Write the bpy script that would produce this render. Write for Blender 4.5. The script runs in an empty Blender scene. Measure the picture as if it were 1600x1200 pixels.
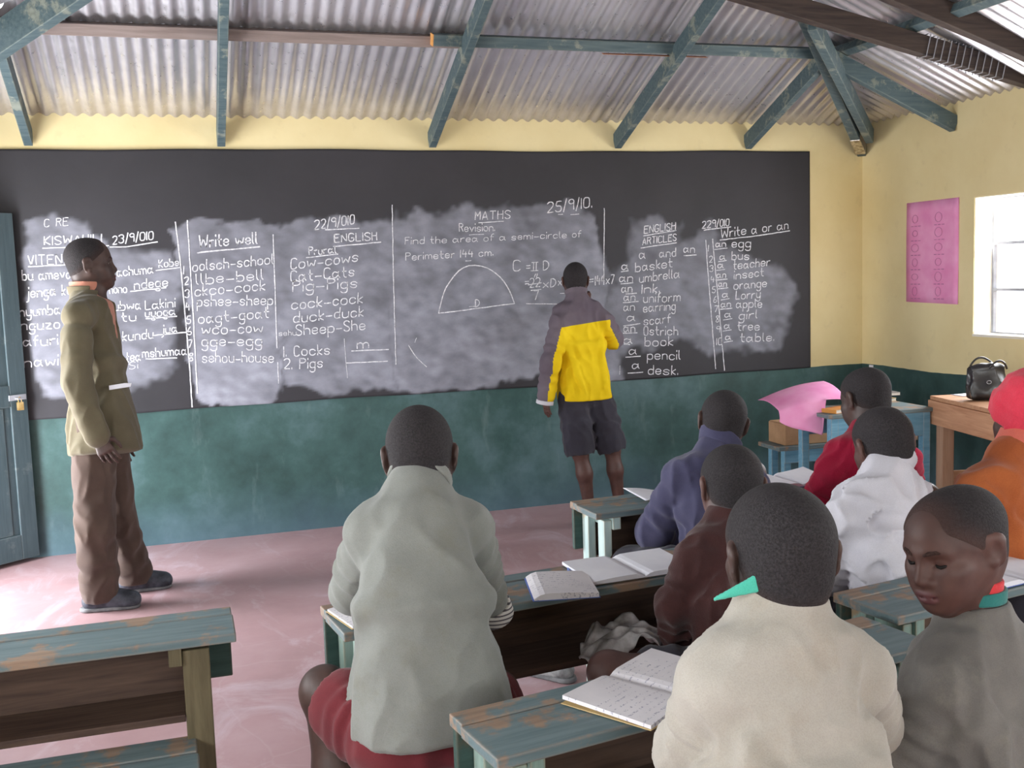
import bpy, math, random
import numpy as np
from mathutils import Vector, Matrix

# ------------------------------------------------------------------ camera, sky, exposure
SC = bpy.context.scene
COL = SC.collection
random.seed(4)
RNG = np.random.default_rng(7)

cam_d = bpy.data.cameras.new('camera')
cam = bpy.data.objects.new('camera', cam_d)
COL.objects.link(cam)
# rows: camera right, camera up, camera back, in room axes (X along the board, Y towards it, Z up)
CR = Vector((0.95324, -0.30042, -0.03290)).normalized()
CU = Vector((0.06221, 0.08853, 0.99413)).normalized()
CB = CR.cross(CU).normalized()
CU = CB.cross(CR)
cam.matrix_world = Matrix(((CR.x, CU.x, CB.x, 0.0), (CR.y, CU.y, CB.y, 0.0), (CR.z, CU.z, CB.z, 1.52), (0, 0, 0, 1)))
cam_d.sensor_width = 36.0
cam_d.lens = 36.0 * 1640.0 / 1600.0
cam_d.clip_start = 0.05
SC.camera = cam

W = bpy.data.worlds.new('sky')
SC.world = W
W.use_nodes = True
_bg = W.node_tree.nodes['Background']
_bg.inputs[0].default_value = (0.90, 0.94, 1.0, 1)
_bg.inputs[1].default_value = 5.0
SC.view_settings.view_transform = 'Standard'
SC.view_settings.look = 'None'
SC.view_settings.gamma = 1.0
SC.view_settings.exposure = 0.12
SC.view_settings.use_curve_mapping = False
SC.cycles.max_bounces = 10
SC.cycles.diffuse_bounces = 6
SC.cycles.glossy_bounces = 4
SC.cycles.caustics_reflective = False
SC.cycles.caustics_refractive = False
SC.cycles.sample_clamp_indirect = 8.0

# room: inner faces
XL, XR, YB, YF = -1.6, 4.66, 6.45, -2.6
EAVE, TAN = 2.48, 0.42
XM = (XL + XR) / 2
# wall openings: (y0, y1, z0, z1)
DOOR_OPEN = (4.88, 5.83, 0.0, 1.98)
LEFT_WINS = [(2.5, 3.75, 1.05, 1.9), (0.1, 1.5, 1.05, 1.9), (-2.2, -0.8, 1.05, 1.9)]
RIGHT_WINS = [(4.15, 5.34, 1.05, 1.9), (1.6, 2.8, 1.05, 1.9), (-1.2, 0.3, 1.05, 1.9)]
REAR_WINS = [(0.0, 1.3, 1.05, 1.9), (2.2, 3.5, 1.05, 1.9)]      # x ranges

def daylight(name, loc, rot, sx, sy, power, col=(0.93, 0.96, 1.0)):
    """Daylight coming in through one wall opening."""
    d = bpy.data.lights.new(name, 'AREA')
    d.shape = 'RECTANGLE'
    d.size, d.size_y = sx, sy
    d.energy = power
    d.color = col
    o = bpy.data.objects.new(name, d)
    o.location = loc
    o.rotation_euler = rot
    COL.objects.link(o)
    return o
H_ = math.pi / 2
UPT = math.radians(14)                                           # the sunlit ground outside sends much of the light upwards
DAY = 44.0                                                       # watts per square metre of opening
y0, y1, z0, z1 = DOOR_OPEN
daylight('door_daylight', (XL - 0.1, (y0 + y1) / 2, (z0 + z1) / 2), (0, -H_ - UPT, 0), z1 - z0, y1 - y0, DAY * (y1 - y0) * (z1 - z0) * 1.6)
for (y0, y1, z0, z1) in LEFT_WINS:
    daylight('window_daylight', (XL - 0.1, (y0 + y1) / 2, (z0 + z1) / 2), (0, -H_ - UPT, 0), z1 - z0, y1 - y0, DAY * (y1 - y0) * (z1 - z0))
for (y0, y1, z0, z1) in RIGHT_WINS:
    daylight('window_daylight', (XR + 0.1, (y0 + y1) / 2, (z0 + z1) / 2), (0, H_ + UPT, 0), z1 - z0, y1 - y0, DAY * (y1 - y0) * (z1 - z0) * 0.9)
for (x0, x1, z0, z1) in REAR_WINS:
    daylight('window_daylight', ((x0 + x1) / 2, YF - 0.1, (z0 + z1) / 2), (H_ + UPT, 0, 0), x1 - x0, z1 - z0, DAY * (x1 - x0) * (z1 - z0) * 0.6)

# ------------------------------------------------------------------ helpers
def lin(c):
    return tuple((v / 255 / 12.92) if v / 255 <= 0.04045 else ((v / 255 + 0.055) / 1.055) ** 2.4 for v in c) + (1.0,)

class NT:
    """Small wrapper to write node trees."""
    def __init__(s, name):
        s.m = bpy.data.materials.new(name)
        s.m.use_nodes = True
        s.t = s.m.node_tree
        s.b = s.t.nodes['Principled BSDF']
        s._co = None
    def n(s, kind, **kw):
        nd = s.t.nodes.new(kind)
        for k, v in kw.items():
            setattr(nd, k, v)
        return nd
    def l(s, a, b):
        s.t.links.new(a, b)
    def co(s, kind='Object'):
        if s._co is None:
            s._co = s.n('ShaderNodeTexCoord')
        return s._co.outputs[kind]
    def mapped(s, scale=(1, 1, 1), rot=(0, 0, 0), kind='Object'):
        mp = s.n('ShaderNodeMapping')
        mp.inputs['Scale'].default_value = scale
        mp.inputs['Rotation'].default_value = rot
        s.l(s.co(kind), mp.inputs[0])
        return mp.outputs[0]
    def noise(s, scale, detail=4.0, rough=0.55, vec=None, dist=0.0):
        t = s.n('ShaderNodeTexNoise')
        t.inputs['Scale'].default_value = scale
        t.inputs['Detail'].default_value = detail
        t.inputs['Roughness'].default_value = rough
        t.inputs['Distortion'].default_value = dist
        s.l(vec if vec is not None else s.co(), t.inputs['Vector'])
        return t.outputs['Fac']
    def ramp(s, fac, stops):
        r = s.n('ShaderNodeValToRGB')
        e = r.color_ramp.elements
        while len(e) < len(stops):
            e.new(0.5)
        for el, (p, c) in zip(e, stops):
            el.position = p
            el.color = c if len(c) == 4 else tuple(c) + (1,)
        s.l(fac, r.inputs[0])
        return r.outputs[0]
    def mix(s, fac, a, b, mode='MIX'):
        m = s.n('ShaderNodeMix', data_type='RGBA', blend_type=mode)
        for sock, v in ((m.inputs[0], fac), (m.inputs[6], a), (m.inputs[7], b)):
            if isinstance(v, (int, float)):
                sock.default_value = v
            elif isinstance(v, tuple):
                sock.default_value = v
            else:
                s.l(v, sock)
        return m.outputs[2]
    def math(s, op, a, b=0.0):
        m = s.n('ShaderNodeMath', operation=op)
        for sock, v in ((m.inputs[0], a), (m.inputs[1], b)):
            if isinstance(v, (int, float)):
                sock.default_value = v
            else:
                s.l(v, sock)
        return m.outputs[0]
    def sep(s, kind='Object'):
        x = s.n('ShaderNodeSeparateXYZ')
        s.l(s.co(kind), x.inputs[0])
        return x.outputs
    def bump(s, h, strength=0.3, dist=0.01):
        b = s.n('ShaderNodeBump')
        b.inputs['Strength'].default_value = strength
        b.inputs['Distance'].default_value = dist
        s.l(h, b.inputs['Height'])
        s.l(b.outputs[0], s.b.inputs['Normal'])
    def base(s, c):
        if isinstance(c, tuple):
            s.b.inputs['Base Color'].default_value = c
        else:
            s.l(c, s.b.inputs['Base Color'])
    def rough(s, r, spec=None):
        if isinstance(r, (int, float)):
            s.b.inputs['Roughness'].default_value = r
        else:
            s.l(r, s.b.inputs['Roughness'])
        if spec is not None:
            s.b.inputs['Specular IOR Level'].default_value = spec

def mottled(name, c1, c2, scale=8.0, rough=0.8, bump=0.0, bscale=60.0, spec=0.3, detail=5.0, lo=0.35, hi=0.65):
    t = NT(name)
    f = t.noise(scale, detail)
    t.base(t.ramp(f, [(lo, lin(c1)), (hi, lin(c2))]))
    t.rough(rough, spec)
    if bump:
        t.bump(t.noise(bscale, 3.0), bump, 0.004)
    return t.m

def painted_wood(name, paint, paint2, wood, wear=0.56, along=(1.2, 14, 14)):
    t = NT(name)
    grain = t.noise(4.0, 6.0, 0.6, t.mapped(along))
    big = t.noise(7.0, 5.0, 0.65)
    pc = t.ramp(grain, [(0.3, lin(paint)), (0.7, lin(paint2))])
    w = t.ramp(big, [(wear, (0, 0, 0)), (wear + 0.07, (1, 1, 1))])
    wc = t.ramp(grain, [(0.3, lin(wood)), (0.7, lin(tuple(min(255, int(v * 1.25)) for v in wood)))])
    c = t.mix(w, pc, wc)
    # paint rubbed off along the edges
    bv = t.n('ShaderNodeBevel', samples=4)
    bv.inputs['Radius'].default_value = 0.009
    gm = t.n('ShaderNodeNewGeometry')
    dt = t.n('ShaderNodeVectorMath', operation='DOT_PRODUCT')
    t.l(bv.outputs[0], dt.inputs[0])
    t.l(gm.outputs['Normal'], dt.inputs[1])
    ed = t.math('ADD', t.math('SUBTRACT', 1.0, dt.outputs['Value']), t.math('MULTIPLY', t.math('SUBTRACT', t.noise(11.0, 4.0, 0.7), 0.52), 0.30))
    c = t.mix(t.ramp(ed, [(0.03, (0, 0, 0)), (0.09, (0.8, 0.8, 0.8))]), c, lin(tuple(min(255, int(v * 1.2)) for v in wood)))
    t.base(c)
    t.rough(0.6, 0.35)
    t.bump(grain, 0.25, 0.004)
    return t.m

def bare_wood(name, c1, c2, along=(1.0, 16, 16), rough=0.65):
    t = NT(name)
    grain = t.noise(3.0, 6.0, 0.6, t.mapped(along), 0.6)
    t.base(t.ramp(grain, [(0.3, lin(c1)), (0.7, lin(c2))]))
    t.rough(rough, 0.3)
    t.bump(grain, 0.2, 0.003)
    return t.m

class MB:
    """Collects shapes and links them as ONE mesh object."""
    def __init__(s):
        s.v, s.f = [], []
    def add(s, vs, fs):
        o = len(s.v)
        s.v += [tuple(v) for v in vs]
        s.f += [tuple(i + o for i in f) for f in fs]
        return s
    def box(s, lo, hi):
        (x0, y0, z0), (x1, y1, z1) = lo, hi
        return s.add([(x0, y0, z0), (x1, y0, z0), (x1, y1, z0), (x0, y1, z0), (x0, y0, z1), (x1, y0, z1), (x1, y1, z1), (x0, y1, z1)],
                     [(0, 3, 2, 1), (4, 5, 6, 7), (0, 1, 5, 4), (1, 2, 6, 5), (2, 3, 7, 6), (3, 0, 4, 7)])
    def bar(s, a, b, w, h, up=(0, 0, 1), cut=None):
        """Timber from a to b (centre line), w wide sideways and h deep along up."""
        a, b, up = Vector(a), Vector(b), Vector(up)
        d = (b - a).normalized()
        r = d.cross(up).normalized()
        u = r.cross(d).normalized()
        vs = []
        for p in (a, b):
            for sx, sy in ((-1, -1), (1, -1), (1, 1), (-1, 1)):
                vs.append(p + r * (sx * w / 2) + u * (sy * h / 2))
        return s.add(vs, [(0, 1, 2, 3), (7, 6, 5, 4), (0, 4, 5, 1), (1, 5, 6, 2), (2, 6, 7, 3), (3, 7, 4, 0)])
    def tube(s, pts, r, n=8, closed=False):
        pts = [Vector(p) for p in pts]
        rs = r if isinstance(r, (list, tuple)) else [r] * len(pts)
        o = []
        ref = Vector((0.31, 0.2, 0.93))
        for i, p in enumerate(pts):
            t = (pts[min(i + 1, len(pts) - 1)] - pts[max(i - 1, 0)]).normalized()
            x = t.cross(ref).normalized()
            y = t.cross(x)
            for k in range(n):
                a = 2 * math.pi * k / n
                o.append(p + x * (math.cos(a) * rs[i]) + y * (math.sin(a) * rs[i]))
        fs = []
        for i in range(len(pts) - 1):
            for k in range(n):
                fs.append((i * n + k, i * n + (k + 1) % n, (i + 1) * n + (k + 1) % n, (i + 1) * n + k))
        fs.append(tuple(range(n))[::-1])
        fs.append(tuple((len(pts) - 1) * n + k for k in range(n)))
        return s.add(o, fs)
    def sphere(s, c, r, nu=16, nv=10):
        c = Vector(c)
        rx, ry, rz = r if isinstance(r, (tuple, list)) else (r, r, r)
        vs = [c + Vector((0, 0, -rz))]
        for j in range(1, nv):
            ph = -math.pi / 2 + math.pi * j / nv
            for i in range(nu):
                th = 2 * math.pi * i / nu
                vs.append(c + Vector((rx * math.cos(ph) * math.cos(th), ry * math.cos(ph) * math.sin(th), rz * math.sin(ph))))
        vs.append(c + Vector((0, 0, rz)))
        fs = [(0, 1 + (i + 1) % nu, 1 + i) for i in range(nu)]
        for j in range(nv - 2):
            for i in range(nu):
                a, b = 1 + j * nu + i, 1 + j * nu + (i + 1) % nu
                fs.append((a, b, b + nu, a + nu))
        k = len(vs) - 1
        fs += [(k, k - nu + i, k - nu + (i + 1) % nu) for i in range(nu)]
        return s.add(vs, fs)
    def build(s, name, mat, parent=None, bevel=0.0, smooth=False, loc=None):
        me = bpy.data.meshes.new(name)
        me.from_pydata([tuple(v) for v in s.v], [], s.f)
        me.update()
        return link(name, me, mat, parent, bevel, smooth, loc)

def link(name, me, mat, parent=None, bevel=0.0, smooth=False, loc=None):
    o = bpy.data.objects.new(name, me)
    COL.objects.link(o)
    for m in (mat if isinstance(mat, (list, tuple)) else [mat]):
        me.materials.append(m)
    if smooth:
        me.polygons.foreach_set('use_smooth', [True] * len(me.polygons))
    if bevel:
        b = o.modifiers.new('bevel', 'BEVEL')
        b.width = bevel
        b.segments = 2
        b.limit_method = 'ANGLE'
    if parent is not None:
        o.parent = parent
    if loc is not None:
        o.location = loc
    return o

def mesh_np(name, v, f):
    """Mesh from numpy arrays of vertices and quads."""
    me = bpy.data.meshes.new(name)
    v = np.asarray(v, np.float32)
    f = np.asarray(f, np.int32)
    me.vertices.add(len(v))
    me.vertices.foreach_set('co', v.ravel())
    k = f.shape[1]
    me.loops.add(f.size)
    me.loops.foreach_set('vertex_index', f.ravel())
    me.polygons.add(len(f))
    me.polygons.foreach_set('loop_start', np.arange(0, f.size, k, dtype=np.int32))
    me.update(calc_edges=True)
    me.validate()
    return me

def tag(o, label=None, cat=None, group=None, kind=None):
    for k, v in (('label', label), ('category', cat), ('group', group), ('kind', kind)):
        if v:
            o[k] = v
    return o

def empty(name, loc=(0, 0, 0), rz=0.0, label=None, cat=None, group=None):
    o = bpy.data.objects.new(name, None)
    o.empty_display_size = 0.1
    o.location = loc
    o.rotation_euler = (0, 0, rz)
    COL.objects.link(o)
    return tag(o, label, cat, group)

# ------------------------------------------------------------------ materials of the room
def wall_material():
    t = NT('wall_paint')
    z = t.sep()[2]
    wob = t.math('MULTIPLY', t.math('SUBTRACT', t.noise(2.2, 3.0), 0.5), 0.03)
    zz = t.math('ADD', z, wob)
    m = t.math('GREATER_THAN', zz, 0.803)
    patch = t.noise(1.3, 5.0, 0.6)
    yel = t.ramp(patch, [(0.3, lin((226, 208, 156))), (0.7, lin((240, 226, 180)))])
    fine = t.noise(9.0, 6.0, 0.65)
    yel = t.mix(t.ramp(fine, [(0.58, (0, 0, 0)), (0.80, (0.35, 0.35, 0.35))]), yel, lin((200, 182, 140)))
    g1 = t.ramp(t.noise(2.4, 6.0, 0.65), [(0.30, lin((46, 68, 66))), (0.52, lin((64, 92, 90))), (0.72, lin((88, 114, 118)))])
    streak = t.noise(3.0, 5.0, 0.6, t.mapped((3.0, 3.0, 0.9)))
    g1 = t.mix(t.ramp(streak, [(0.60, (0, 0, 0)), (0.80, (0.4, 0.4, 0.4))]), g1, lin((130, 148, 150)))
    low = t.ramp(t.math('ADD', z, t.math('MULTIPLY', t.noise(5.0, 4.0), 0.25)), [(0.10, (0.42, 0.42, 0.42)), (0.42, (0, 0, 0))])
    g1 = t.mix(low, g1, lin((98, 122, 142)))  # bluish light along the foot of the wall, put into the colour
    t.base(t.mix(m, g1, yel))
    t.rough(t.ramp(m, [(0.0, (0.42, 0.42, 0.42)), (1.0, (0.85, 0.85, 0.85))]), 0.35)
    t.bump(t.noise(14.0, 5.0), 0.15, 0.01)
    return t.m

def floor_material():
    t = NT('red_cement')
    a = t.noise(1.1, 6.0, 0.62)
    c = t.ramp(a, [(0.28, lin((160, 129, 130))), (0.5, lin((179, 145, 148))), (0.72, lin((193, 164, 169)))])
    s = t.noise(3.2, 7.0, 0.68, t.mapped((1.0, 0.55, 1.0), (0, 0, 0.5)), 0.8)
    c = t.mix(t.ramp(s, [(0.52, (0, 0, 0)), (0.72, (0.62, 0.62, 0.62))]), c, lin((214, 200, 212)))
    v = t.n('ShaderNodeTexVoronoi', feature='DISTANCE_TO_EDGE')
    v.inputs['Scale'].default_value = 1.7
    nz = t.n('ShaderNodeTexNoise')
    nz.inputs['Scale'].default_value = 3.0
    t.l(t.co(), nz.inputs['Vector'])
    t.l(t.mix(0.12, t.co(), nz.outputs['Color']), v.inputs['Vector'])
    cr = t.ramp(v.outputs['Distance'], [(0.0, (0.14, 0.14, 0.14)), (0.008, (0, 0, 0))])
    c = t.mix(cr, c, lin((206, 190, 198)))
    t.base(c)
    t.rough(t.ramp(s, [(0.3, (0.38, 0.38, 0.38)), (0.7, (0.55, 0.55, 0.55))]), 0.4)
    t.bump(t.noise(20.0, 5.0), 0.08, 0.01)
    return t.m

M = {}
M['wall'] = wall_material()
M['floor'] = floor_material()
M['soil'] = mottled('dry_soil', (196, 170, 140), (222, 200, 172), 3.0, 0.95)
M['teal_timber'] = painted_wood('teal_timber', (64, 83, 90), (92, 108, 111), (112, 118, 110), 0.56)
M['grey_timber'] = bare_wood('grey_timber', (128, 114, 110), (156, 142, 138))
M['dark_timber'] = bare_wood('dark_timber', (52, 44, 44), (84, 72, 66))
M['steel_paint'] = mottled('grey_steel_paint', (150, 152, 160), (176, 178, 186), 10, 0.5)
M['white_plaster'] = mottled('white_plaster', (228, 222, 206), (240, 236, 226), 6, 0.85)

def tin_material():
    t = NT('galvanised_sheet')
    z = t.sep()[2]
    a = t.noise(2.0, 5.0, 0.6)
    c = t.ramp(a, [(0.3, lin((214, 212, 220))), (0.7, lin((242, 241, 246)))])
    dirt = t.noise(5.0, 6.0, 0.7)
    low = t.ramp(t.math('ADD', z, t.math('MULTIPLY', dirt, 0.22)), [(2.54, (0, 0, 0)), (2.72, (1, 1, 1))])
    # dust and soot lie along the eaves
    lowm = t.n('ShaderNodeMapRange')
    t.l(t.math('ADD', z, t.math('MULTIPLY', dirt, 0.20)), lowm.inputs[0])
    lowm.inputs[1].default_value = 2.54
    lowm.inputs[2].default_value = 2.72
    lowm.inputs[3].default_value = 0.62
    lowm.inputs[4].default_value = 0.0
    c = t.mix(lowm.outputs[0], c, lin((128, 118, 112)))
    t.base(c)
    t.b.inputs['Metallic'].default_value = 0.75
    t.rough(t.ramp(t.noise(30.0, 3.0), [(0.3, (0.27, 0.27, 0.27)), (0.7, (0.40, 0.40, 0.40))]), 0.5)
    return t.m
M['tin'] = tin_material()

# ------------------------------------------------------------------ room shell
TH = 0.18
def struct(o):
    return tag(o, kind='structure')

def wall_run(axis, face, out, a0, a1, top, holes):
    """Wall along one axis with rectangular openings; the inner face lies at `face`, thickness goes to `out`."""
    mb = MB()
    f0, f1 = min(face, face + out), max(face, face + out)
    def put(u0, u1, z0, z1):
        if u1 - u0 < 1e-4 or z1 - z0 < 1e-4:
            return
        if axis == 'y':
            mb.box((f0, u0, z0), (f1, u1, z1))
        else:
            mb.box((u0, f0, z0), (u1, f1, z1))
    cur = a0
    for (u0, u1, z0, z1) in sorted(holes):
        put(cur, u0, 0, top)
        put(u0, u1, 0, z0)
        put(u0, u1, z1, top)
        cur = u1
    put(cur, a1, 0, top)
    return mb

struct(MB().box((XL - 0.3, YF - 0.3, -0.1), (XR + 0.3, YB + 0.3, 0.0)).build('floor', M['floor']))
struct(MB().box((-30, -30, -0.25), (34, 36, -0.12)).build('ground_outside', M['soil']))
struct(wall_run('x', YB, TH, XL - TH, XR + TH, EAVE + 0.035, []).build('wall_back', M['wall']))
struct(wall_run('y', XL, -TH, YF, YB, EAVE, LEFT_WINS + [DOOR_OPEN]).build('wall_left', M['wall']))
struct(wall_run('y', XR, TH, YF, YB, EAVE + 0.035, RIGHT_WINS).build('wall_right', M['wall']))
rear = wall_run('x', YF, -TH, XL - TH, XR + TH, EAVE, REAR_WINS)
pk = EAVE + TAN * (XR - XM)
for (ya, yb) in ((YF - TH, YF),):
    rear.add([(XL - TH, ya, EAVE), (XR + TH, ya, EAVE), (XM, ya, pk), (XL - TH, yb, EAVE), (XR + TH, yb, EAVE), (XM, yb, pk)],
             [(0, 1, 2), (5, 4, 3), (0, 3, 4, 1), (1, 4, 5, 2), (2, 5, 3, 0)])
struct(rear.build('wall_rear', M['wall']))

# windows: a steel frame with square panes near the outer face of the wall
def glass_material():
    t = NT('window_glass')
    tr = t.n('ShaderNodeBsdfTransparent')
    gl = t.n('ShaderNodeBsdfGlossy')
    gl.inputs['Roughness'].default_value = 0.02
    mx = t.n('ShaderNodeMixShader')
    mx.inputs[0].default_value = 0.06
    t.l(tr.outputs[0], mx.inputs[1])
    t.l(gl.outputs[0], mx.inputs[2])
    t.l(mx.outputs[0], t.t.nodes['Material Output'].inputs[0])
    return t.m
M['glass'] = glass_material()
wn = 0
def window(axis, face, out, u0, u1, z0, z1):
    global wn
    wn += 1
    mb, gl = MB(), MB()
    p = face + out * 0.80
    def bx(m, a0, a1, b0, b1, t):
        if axis == 'y':
            m.box((p - t, a0, b0), (p + t, a1, b1))
        else:
            m.box((a0, p - t, b0), (a1, p + t, b1))
    nu, nz = max(2, round((u1 - u0) / 0.30)), 3
    for i in range(nu + 1):
        u = u0 + (u1 - u0) * i / nu
        w = 0.022 if i in (0, nu) else 0.010
        bx(mb, u - w, u + w, z0, z1, 0.012)
    for k in range(nz + 1):
        z = z0 + (z1 - z0) * k / nz
        w = 0.022 if k in (0, nz) else 0.009
        bx(mb, u0, u1, z - w, z + w, 0.011)
    bx(gl, u0 + 0.005, u1 - 0.005, z0 + 0.005, z1 - 0.005, 0.002)
    o = struct(mb.build('window_%d' % wn, M['steel_paint']))
    gl.build('pane', M['glass'], o)
    rv = MB()
    for (q0, q1, w0, w1) in ((u0, u0 + 0.006, z0, z1), (u1 - 0.006, u1, z0, z1), (u0, u1, z1 - 0.006, z1)):
        r0, r1 = min(face + out * 0.02, face + out * 0.78), max(face + out * 0.02, face + out * 0.78)
        if axis == 'y':
            rv.box((r0, q0, w0), (r1, q1, w1))
        else:
            rv.box((q0, r0, w0), (q1, r1, w1))
    rv.build('reveal', M['white_plaster'], o)
    sl = MB()
    s0, s1 = face - out * 0.03, face + out * 0.9
    if axis == 'y':
        sl.box((min(s0, s1), u0 - 0.0, z0 - 0.0), (max(s0, s1), u1, z0 + 0.015))
    else:
        sl.box((u0, min(s0, s1), z0), (u1, max(s0, s1), z0 + 0.015))
    sl.build('window_sill', M['white_plaster'], o)
for (a, b, c, d) in RIGHT_WINS:
    window('y', XR, TH, a, b, c, d)
for (a, b, c, d) in LEFT_WINS:
    window('y', XL, -TH, a, b, c, d)
for (a, b, c, d) in REAR_WINS:
    window('x', YF, -TH, a, b, c, d)

# open door leaf: hinged on the left wall, its free edge swung almost against the blackboard wall
M['door_paint'] = painted_wood('grey_green_door_paint', (62, 78, 84), (76, 92, 98), (92, 100, 102), 0.66, (14, 14, 1.2))
M['brass'] = mottled('worn_brass', (186, 150, 90), (214, 184, 130), 30, 0.4)
M['brass'].node_tree.nodes['Principled BSDF'].inputs['Metallic'].default_value = 0.8
fx, fy, hx, hy = -0.872, 6.415, -1.575, 5.83
dl = math.hypot(fx - hx, fy - hy)
door = empty('door_1', (hx, hy, 0.025), math.atan2(fy - hy, fx - hx))
struct(door)
DL, DH = dl, 1.925
leaf = MB().box((0.0, -0.012, 0), (DL, 0.012, DH))
leaf.build('door_leaf', M['door_paint'], door, 0.003)
fr = MB()
for (a, b) in ((0.0, 0.10), (DL - 0.10, DL)):
    fr.box((a, -0.026, 0), (b, -0.0125, DH))
for (a, b) in ((0.0, 0.14), (0.86, 0.98), (DH - 0.11, DH)):
    fr.box((0.101, -0.026, a), (DL - 0.101, -0.0125, b))
fr.build('door_frame', M['door_paint'], door, 0.003)
for k in range(4):
    x = 0.13 + k * (DL - 0.26) / 4
    MB().box((x, -0.017, 0.145), (x + (DL - 0.26) / 4 - 0.012, -0.0125, 0.855)).build('door_plank', M['door_paint'], door, 0.002)
hs = MB().box((DL - 0.11, -0.034, 0.895), (DL - 0.01, -0.0265, 0.925))
hs.tube([(DL - 0.075, -0.036, 0.905), (DL - 0.075, -0.062, 0.905), (DL - 0.045, -0.062, 0.905), (DL - 0.045, -0.036, 0.905)], 0.004)
hs.build('hasp', M['steel_paint'], door)
pl = MB().box((DL - 0.075, -0.058, 0.84), (DL - 0.043, -0.040, 0.885))
pl.tube([(DL - 0.068, -0.049, 0.88), (DL - 0.068, -0.049, 0.905), (DL - 0.059, -0.049, 0.914), (DL - 0.050, -0.049, 0.905), (DL - 0.050, -0.049, 0.88)], 0.003)
pl.build('padlock', M['brass'], door, 0.003)
# door jambs in the left wall
jb = MB()
y0, y1, z0, z1 = DOOR_OPEN
jb.box((XL - 0.14, y0, 0), (XL - 0.02, y0 + 0.045, z1)).box((XL - 0.14, y1 - 0.045, 0), (XL - 0.02, y1, z1)).box((XL - 0.14, y0 + 0.045, z1 - 0.045), (XL - 0.02, y1 - 0.045, z1))
struct(jb.build('trim_1', M['teal_timber']))

# ------------------------------------------------------------------ roof: corrugated sheets on timbers
PITCH, AMP = 0.0762, 0.0125
OV = 0.45
ROOF_UP = 0.014
def corrugated(name, u0, u1, v_of_u, point, label_rows=2):
    """Sheet whose waves follow u; each column runs from the eave to v_of_u(u)."""
    nu = int((u1 - u0) / PITCH * 8)
    us = np.linspace(u0, u1, nu + 1)
    vs, fs = [], []
    rows = 5
    for i, u in enumerate(us):
        vmax = v_of_u(u)
        w = AMP * math.cos(2 * math.pi * u / PITCH)
        for r in range(rows + 1):
            v = -OV + (vmax + OV) * r / rows
            vs.append(point(u, v, w))
    n = rows + 1
    for i in range(nu):
        for r in range(rows):
            fs.append((i * n + r, (i + 1) * n + r, (i + 1) * n + r + 1, i * n + r + 1))
    me = mesh_np(name, vs, fs)
    o = link(name, me, M['tin'], smooth=True)
    return o
CN = 1 / math.sqrt(1 + TAN * TAN)
HALF = XM - XL
def hip_back(u):
    return max(0.02, HALF - abs(u - XM))
def pt_back(u, v, w):
    return (u, YB - v - w * TAN * CN, EAVE + TAN * v + w * CN + ROOF_UP)
def v_side(u):
    return HALF if u < YB - HALF else max(0.02, YB - u)
def pt_right(u, v, w):
    return (XR - v - w * TAN * CN, u, EAVE + TAN * v + w * CN + ROOF_UP)
def pt_left(u, v, w):
    return (XL + v + w * TAN * CN, u, EAVE + TAN * v + w * CN + ROOF_UP)
struct(corrugated('ceiling_sheet_back', XL - 0.3, XR + 0.3, hip_back, pt_back))
struct(corrugated('ceiling_sheet_right', YF - 0.4, YB + 0.3, v_side, pt_right))
struct(corrugated('ceiling_sheet_left', YF - 0.4, YB + 0.3, v_side, pt_left))

# timbers: rafter centre line lies RD below the sheet, purlins between
RW, RH, PW, PH = 0.046, 0.098, 0.075, 0.075
RD = 0.117
def tz(v):
    return EAVE + TAN * v - RD
def timber(name, a, b, w, h, mat, label, group=None, cat='rafter'):
    o = MB().bar(a, b, w, h).build(name, M[mat], None, 0.003)
    return tag(o, label, cat, group)
jacks = [(-0.75, 'teal jack rafter joining the hip timber at the upper left corner'),
         (0.28, 'upright looking teal rafter above the chalked spelling list'),
         (1.54, 'teal rafter in the middle, beside the orange purlin end'),
         (2.78, 'teal and brown rafter over the head of the pupil at the board'),
         (3.74, 'short teal rafter ending at the fan of timbers in the right corner')]
for (x, lab) in jacks:
    vm = HALF - abs(x - XM) - 0.03
    timber('rafter', (x, YB + 0.0, tz(0)), (x, YB - vm, tz(vm)), RW, RH, 'teal_timber', lab, 'rafters of the roof above the blackboard')
sidej = [(5.52, 'teal rafter running down to the right wall from the roof corner'),
         (2.9, 'dark rafter high above the right wall, nearest to the camera')]
for (y, lab) in sidej:
    vm = min(HALF, YB - y) - 0.03
    dark = y < 5.0
    o = timber('rafter', (XR, y, tz(0)), (XR - vm, y, tz(vm)), RW + (0.012 if dark else 0), RH + (0.02 if dark else 0), 'dark_timber' if dark else 'teal_timber', lab, 'rafters of the right roof slope')
def tie(name, a, b, w, h, label):
    return tag(MB().bar(a, b, w, h).build(name, M['dark_timber'], None, 0.004), label, 'beam')
ta, tb_ = Vector((2.45, 4.90, 2.994)), Vector((4.66, 4.90, 2.524))
lash = tie('tie_beam', ta, tb_, 0.06, 0.105, 'dark brace timber with wire lashing near the upper right corner')
dd = (tb_ - ta).normalized()
nn = Vector((0, 1, 0)).cross(dd).normalized()
for k in range(12):  # thin rings round the timber, added to stand in for a light pattern
    c = ta + dd * (1.50 + 0.047 * k)
    ring = [c + Vector((0, sy * 0.036, 0)) + nn * (sz * 0.059) + dd * 0.004 * q for q, (sy, sz) in enumerate(((-1, -1), (1, -1), (1, 1), (-1, 1), (-1, -1)))]
    MB().tube(ring, 0.0032, 6).build('light_pattern_ring', M['steel_paint'], lash)
tie('tie_beam', (3.20, 4.60, 2.966), (4.66, 4.60, 2.517), 0.06, 0.115, 'dark brace timber cut by the upper right corner of the picture')
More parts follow.
